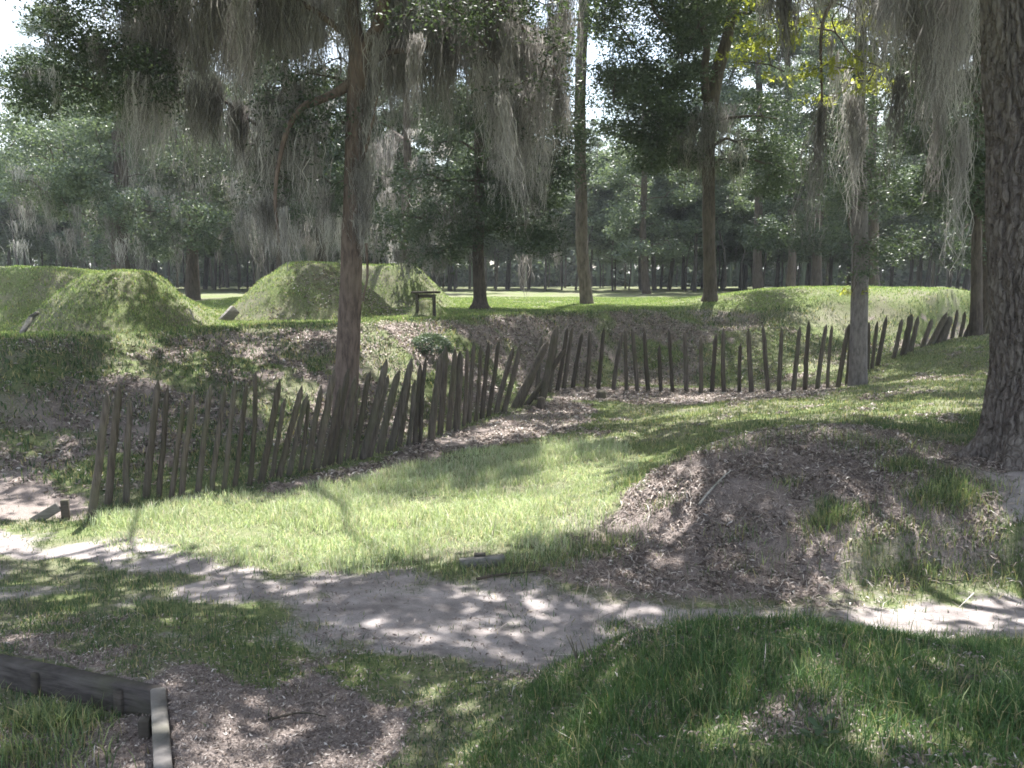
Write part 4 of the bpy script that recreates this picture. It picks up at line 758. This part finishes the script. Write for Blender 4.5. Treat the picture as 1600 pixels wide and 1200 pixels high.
# ------------------------------------------------------------------ the woods beyond the field: variants, then copies
def variant(kind, seed, hgt):
    rg = np.random.default_rng(seed); t = bpy.data.objects.new({'pine': 'pine_tree', 'oak': 'oak_tree', 'small': 'young_tree'}[kind], None); C.objects.link(t)
    r = {'pine': .15, 'oak': .18, 'small': .085}[kind]; lx, ly = rg.normal(size=2)*.5
    pts = [np.array([0, 0, -.4]), np.array([0, 0, 0])]+[np.array([lx*f+rg.normal()*.1, ly*f+rg.normal()*.1, hgt*f]) for f in (.25, .5, .75, .97)]
    mb = MB(); c_ = catmull(pts, 6); tube(mb, c_, np.interp(np.linspace(0, 1, len(c_)), [0, .2, 1], [r*1.5, r, r*.3]), 9, .12, seed); tips = []
    if kind == 'pine':
        for _ in range(48):
            z = hgt*rg.uniform(.52, 1.0); rr = (1.1-z/hgt)*5+.6; a_ = rg.uniform(0, 6.28); tips.append(np.array([lx*z/hgt+math.cos(a_)*rr*rg.uniform(.3, 1), ly*z/hgt+math.sin(a_)*rr*rg.uniform(.3, 1), z]))
        ln, lsz, asp, cr, mt = 320, .27, .16, .95, 'pineneedle'
    elif kind == 'oak':
        for _ in range(84):
            p_ = rg.normal(size=3); p_ /= np.linalg.norm(p_); p_ *= rg.uniform(.45, 1); tips.append(np.array([p_[0]*4.2+lx, p_[1]*4.2+ly, hgt*.6+p_[2]*hgt*.41]))
        ln, lsz, asp, cr, mt = 520, .21, .5, 1.05, 'oakfar'
    else:
        for _ in range(46):
            p_ = rg.normal(size=3); p_ /= np.linalg.norm(p_); p_ *= rg.uniform(.3, 1); tips.append(np.array([p_[0]*2.4+lx, p_[1]*2.4+ly, hgt*.66+p_[2]*hgt*.36]))
        ln, lsz, asp, cr, mt = 420, .18, .5, .8, 'oakfar'
    skeleton(mb, c_[12:] if kind != 'pine' else c_[18:], tips, rg, .045, .1, 3)
    o = mb.obj('trunk', M['bark_far'], None, smooth=True); o.parent = t
    ml = MB()
    for q_ in tips: k_ = int(ln*rg.uniform(.6, 1.3)); pq = clump(rg, q_, cr*rg.uniform(.6, 1.25), k_, .5); leaves(ml, pq, lsz, rg, asp, leafcols(k_, rg), .4, .3)
    o = ml.obj('crown', M[mt], None); o.parent = t
    if kind == 'oak':
        mm = MB(); sel = np.array(tips)[rg.choice(len(tips), 26)]; strands(mm, sel, rg.uniform(.6, 2.4, 26), rg, 26, .2, .013); o = mm.obj('hanging_moss', M['moss'], None); o.parent = t
    return t
protos = {'pine': [variant('pine', 1, 21), variant('pine', 2, 18)], 'oak': [variant('oak', 3, 12), variant('oak', 4, 14), variant('oak', 5, 10.5)], 'small': [variant('small', 6, 9.5), variant('small', 7, 7.5)]}
used = set()
def place(kind, idx, x, y, sc, rz, lab, grp):
    src = protos[kind][idx]
    if (kind, idx) in used:
        o = src.copy(); C.objects.link(o)
        for ch in src.children:
            c_ = ch.copy(); C.objects.link(c_); c_.parent = o
    else: o = src; used.add((kind, idx))
    o.location = (x, y, float(gz(np.array(x), np.array(y)))); o.rotation_euler = (0, 0, rz); o.scale = (sc, sc, sc*1.0); tag(o, lab, 'tree', grp)
rw = np.random.default_rng(77); sp_ = []
KN = {'pine': 'tall thin trunked pine', 'oak': 'moss hung spreading oak', 'small': 'low leafy young tree'}
cnt = 0
for row, (d0, d1, k) in enumerate([(60, 68, 54), (68, 78, 56), (78, 92, 62), (92, 112, 56)]):
    for i_ in range(k):
        u = -140+1880*(i_+rw.uniform(.1, .9))/k; d = rw.uniform(d0, d1); x = (u-800)/F*d
        kind = rw.choice(['pine', 'oak', 'small'], p=[.3, .42, .28] if row else [.22, .34, .44]); idx = int(rw.integers(len(protos[kind]))); sc = rw.uniform(.8, 1.2)
        gap = (835 < u < 985) or (u < 70)
        if gap: kind = 'small' if row < 2 else ('pine' if u > 800 and rw.uniform() < .5 else 'small'); idx = int(rw.integers(2)); sc = min(sc, .78) if kind == 'pine' else sc
        zone_ = 'behind the left mounds' if u < 560 else 'left of the straight pine' if u < 915 else 'right of the straight pine' if u < 1110 else 'right of the forked oak'
        rk = ['in the first rank', 'in the second rank', 'in the third rank', 'at the back'][row]
        place(kind, idx, x, d, sc, rw.uniform(0, 6.28), f"{KN[kind]} {rk} of the woods {zone_}", f"trees of the woods {zone_}"); cnt += 1
fw = np.random.default_rng(8); ml = MB()
kk = 4200; ux = fw.uniform(-300, 1900, kk); dd = fw.uniform(113, 128, kk); xx = (ux-800)/F*dd; zt_ = fw.uniform(0, 1, kk)**.8*(11+7*fbm(xx*.08, xx*0, 5))*np.where(np.arange(kk) % 4 == 0, .12, 1)*np.where(((ux > 845) & (ux < 970)) | (ux < 50), .55, 1)
pts = np.concatenate([clump(fw, np.array([a_, b_, 2.6+c_]), 2.0, 44, .6) for a_, b_, c_ in zip(xx, dd, zt_)]); leaves(ml, pts, .75, fw, .6, leafcols(len(pts), fw), .4, .2)
for a_, b_ in zip(xx[:260], dd[:260]): tube(ml, [[a_, b_-4, 2], [a_+.2, b_-4, 7], [a_+.4, b_-4, 13]], [.3, .24, .12], 6)
tag(ml.obj('distant_wood', M['oakfar']), 'dark mass of far woodland closing the view behind the trees', 'woodland', kind='stuff')
# ------------------------------------------------------------------ light, sky, camera
w = bpy.data.worlds.new('World'); bpy.context.scene.world = w; w.use_nodes = True; nt = w.node_tree; bg_ = nt.nodes['Background']
sky = nt.nodes.new('ShaderNodeTexSky'); sky.sky_type = 'NISHITA'; sky.sun_disc = False; sky.sun_elevation = SE; sky.sun_rotation = SA; sky.air_density = 1.2; sky.dust_density = 2.5
tc = N(nt, 'ShaderNodeTexCoord'); nz = noise(nt, 2.2, 6, tc.outputs['Generated'], .6); cl = ramp(nt, nz, [(.4, (0, 0, 0)), (.62, (.8, .8, .8))])
nt.links.new(mixc(nt, cl, sky.outputs[0], (5.6, 5.8, 6.2)), bg_.inputs[0]); bg_.inputs[1].default_value = .11
mb = MB(); hx, hy0, hy1, hz0, hz1 = 395, -295, 590, -4, 34
mb.add([(sx*hx, y_, z_) for z_ in (hz0, hz1) for y_ in (hy0, hy1) for sx in (-1, 1)], [(0, 2, 3, 1), (4, 5, 7, 6), (0, 1, 5, 4), (2, 6, 7, 3), (0, 4, 6, 2), (1, 3, 7, 5)])
hm = bpy.data.materials.new('haze'); hm.use_nodes = True; hn = hm.node_tree; hn.nodes.clear(); ho = hn.nodes.new('ShaderNodeOutputMaterial'); hv = hn.nodes.new('ShaderNodeVolumePrincipled')
hv.inputs['Color'].default_value = (.9, .95, 1, 1); hv.inputs['Density'].default_value = .0007; hn.links.new(hv.outputs[0], ho.inputs['Volume'])
tag(mb.obj('haze', hm), 'thin bright haze in the air between the trees', 'haze', kind='stuff')
sl = bpy.data.lights.new('sun', 'SUN'); sl.energy = 4.4; sl.angle = rad(.53); sl.color = (1, .965, .92); so = bpy.data.objects.new('sun', sl); C.objects.link(so)
so.rotation_euler = Vector(tuple(SUN)).to_track_quat('Z', 'Y').to_euler(); so.location = (0, 0, 40)
cam = bpy.data.cameras.new('camera'); cam.sensor_width = 36; cam.lens = 36*F/1600; cam.clip_end = 2000; cam.clip_start = .05
co = bpy.data.objects.new('camera', cam); C.objects.link(co); co.location = (0, 0, EYE); co.rotation_euler = (rad(90)-TH, 0, 0); bpy.context.scene.camera = co
sc = bpy.context.scene; sc.view_settings.view_transform = 'Standard'; sc.view_settings.look = 'None'; sc.view_settings.exposure = 1.88; sc.view_settings.gamma = 1
sc.cycles.use_denoising = True; sc.cycles.max_bounces = 8; sc.cycles.diffuse_bounces = 3; sc.cycles.transmission_bounces = 4; sc.cycles.sample_clamp_indirect = 8; sc.cycles.filter_width = 1.7
print('faces', sum(len(me.polygons) for me in bpy.data.meshes), 'canopy', len(CAN))
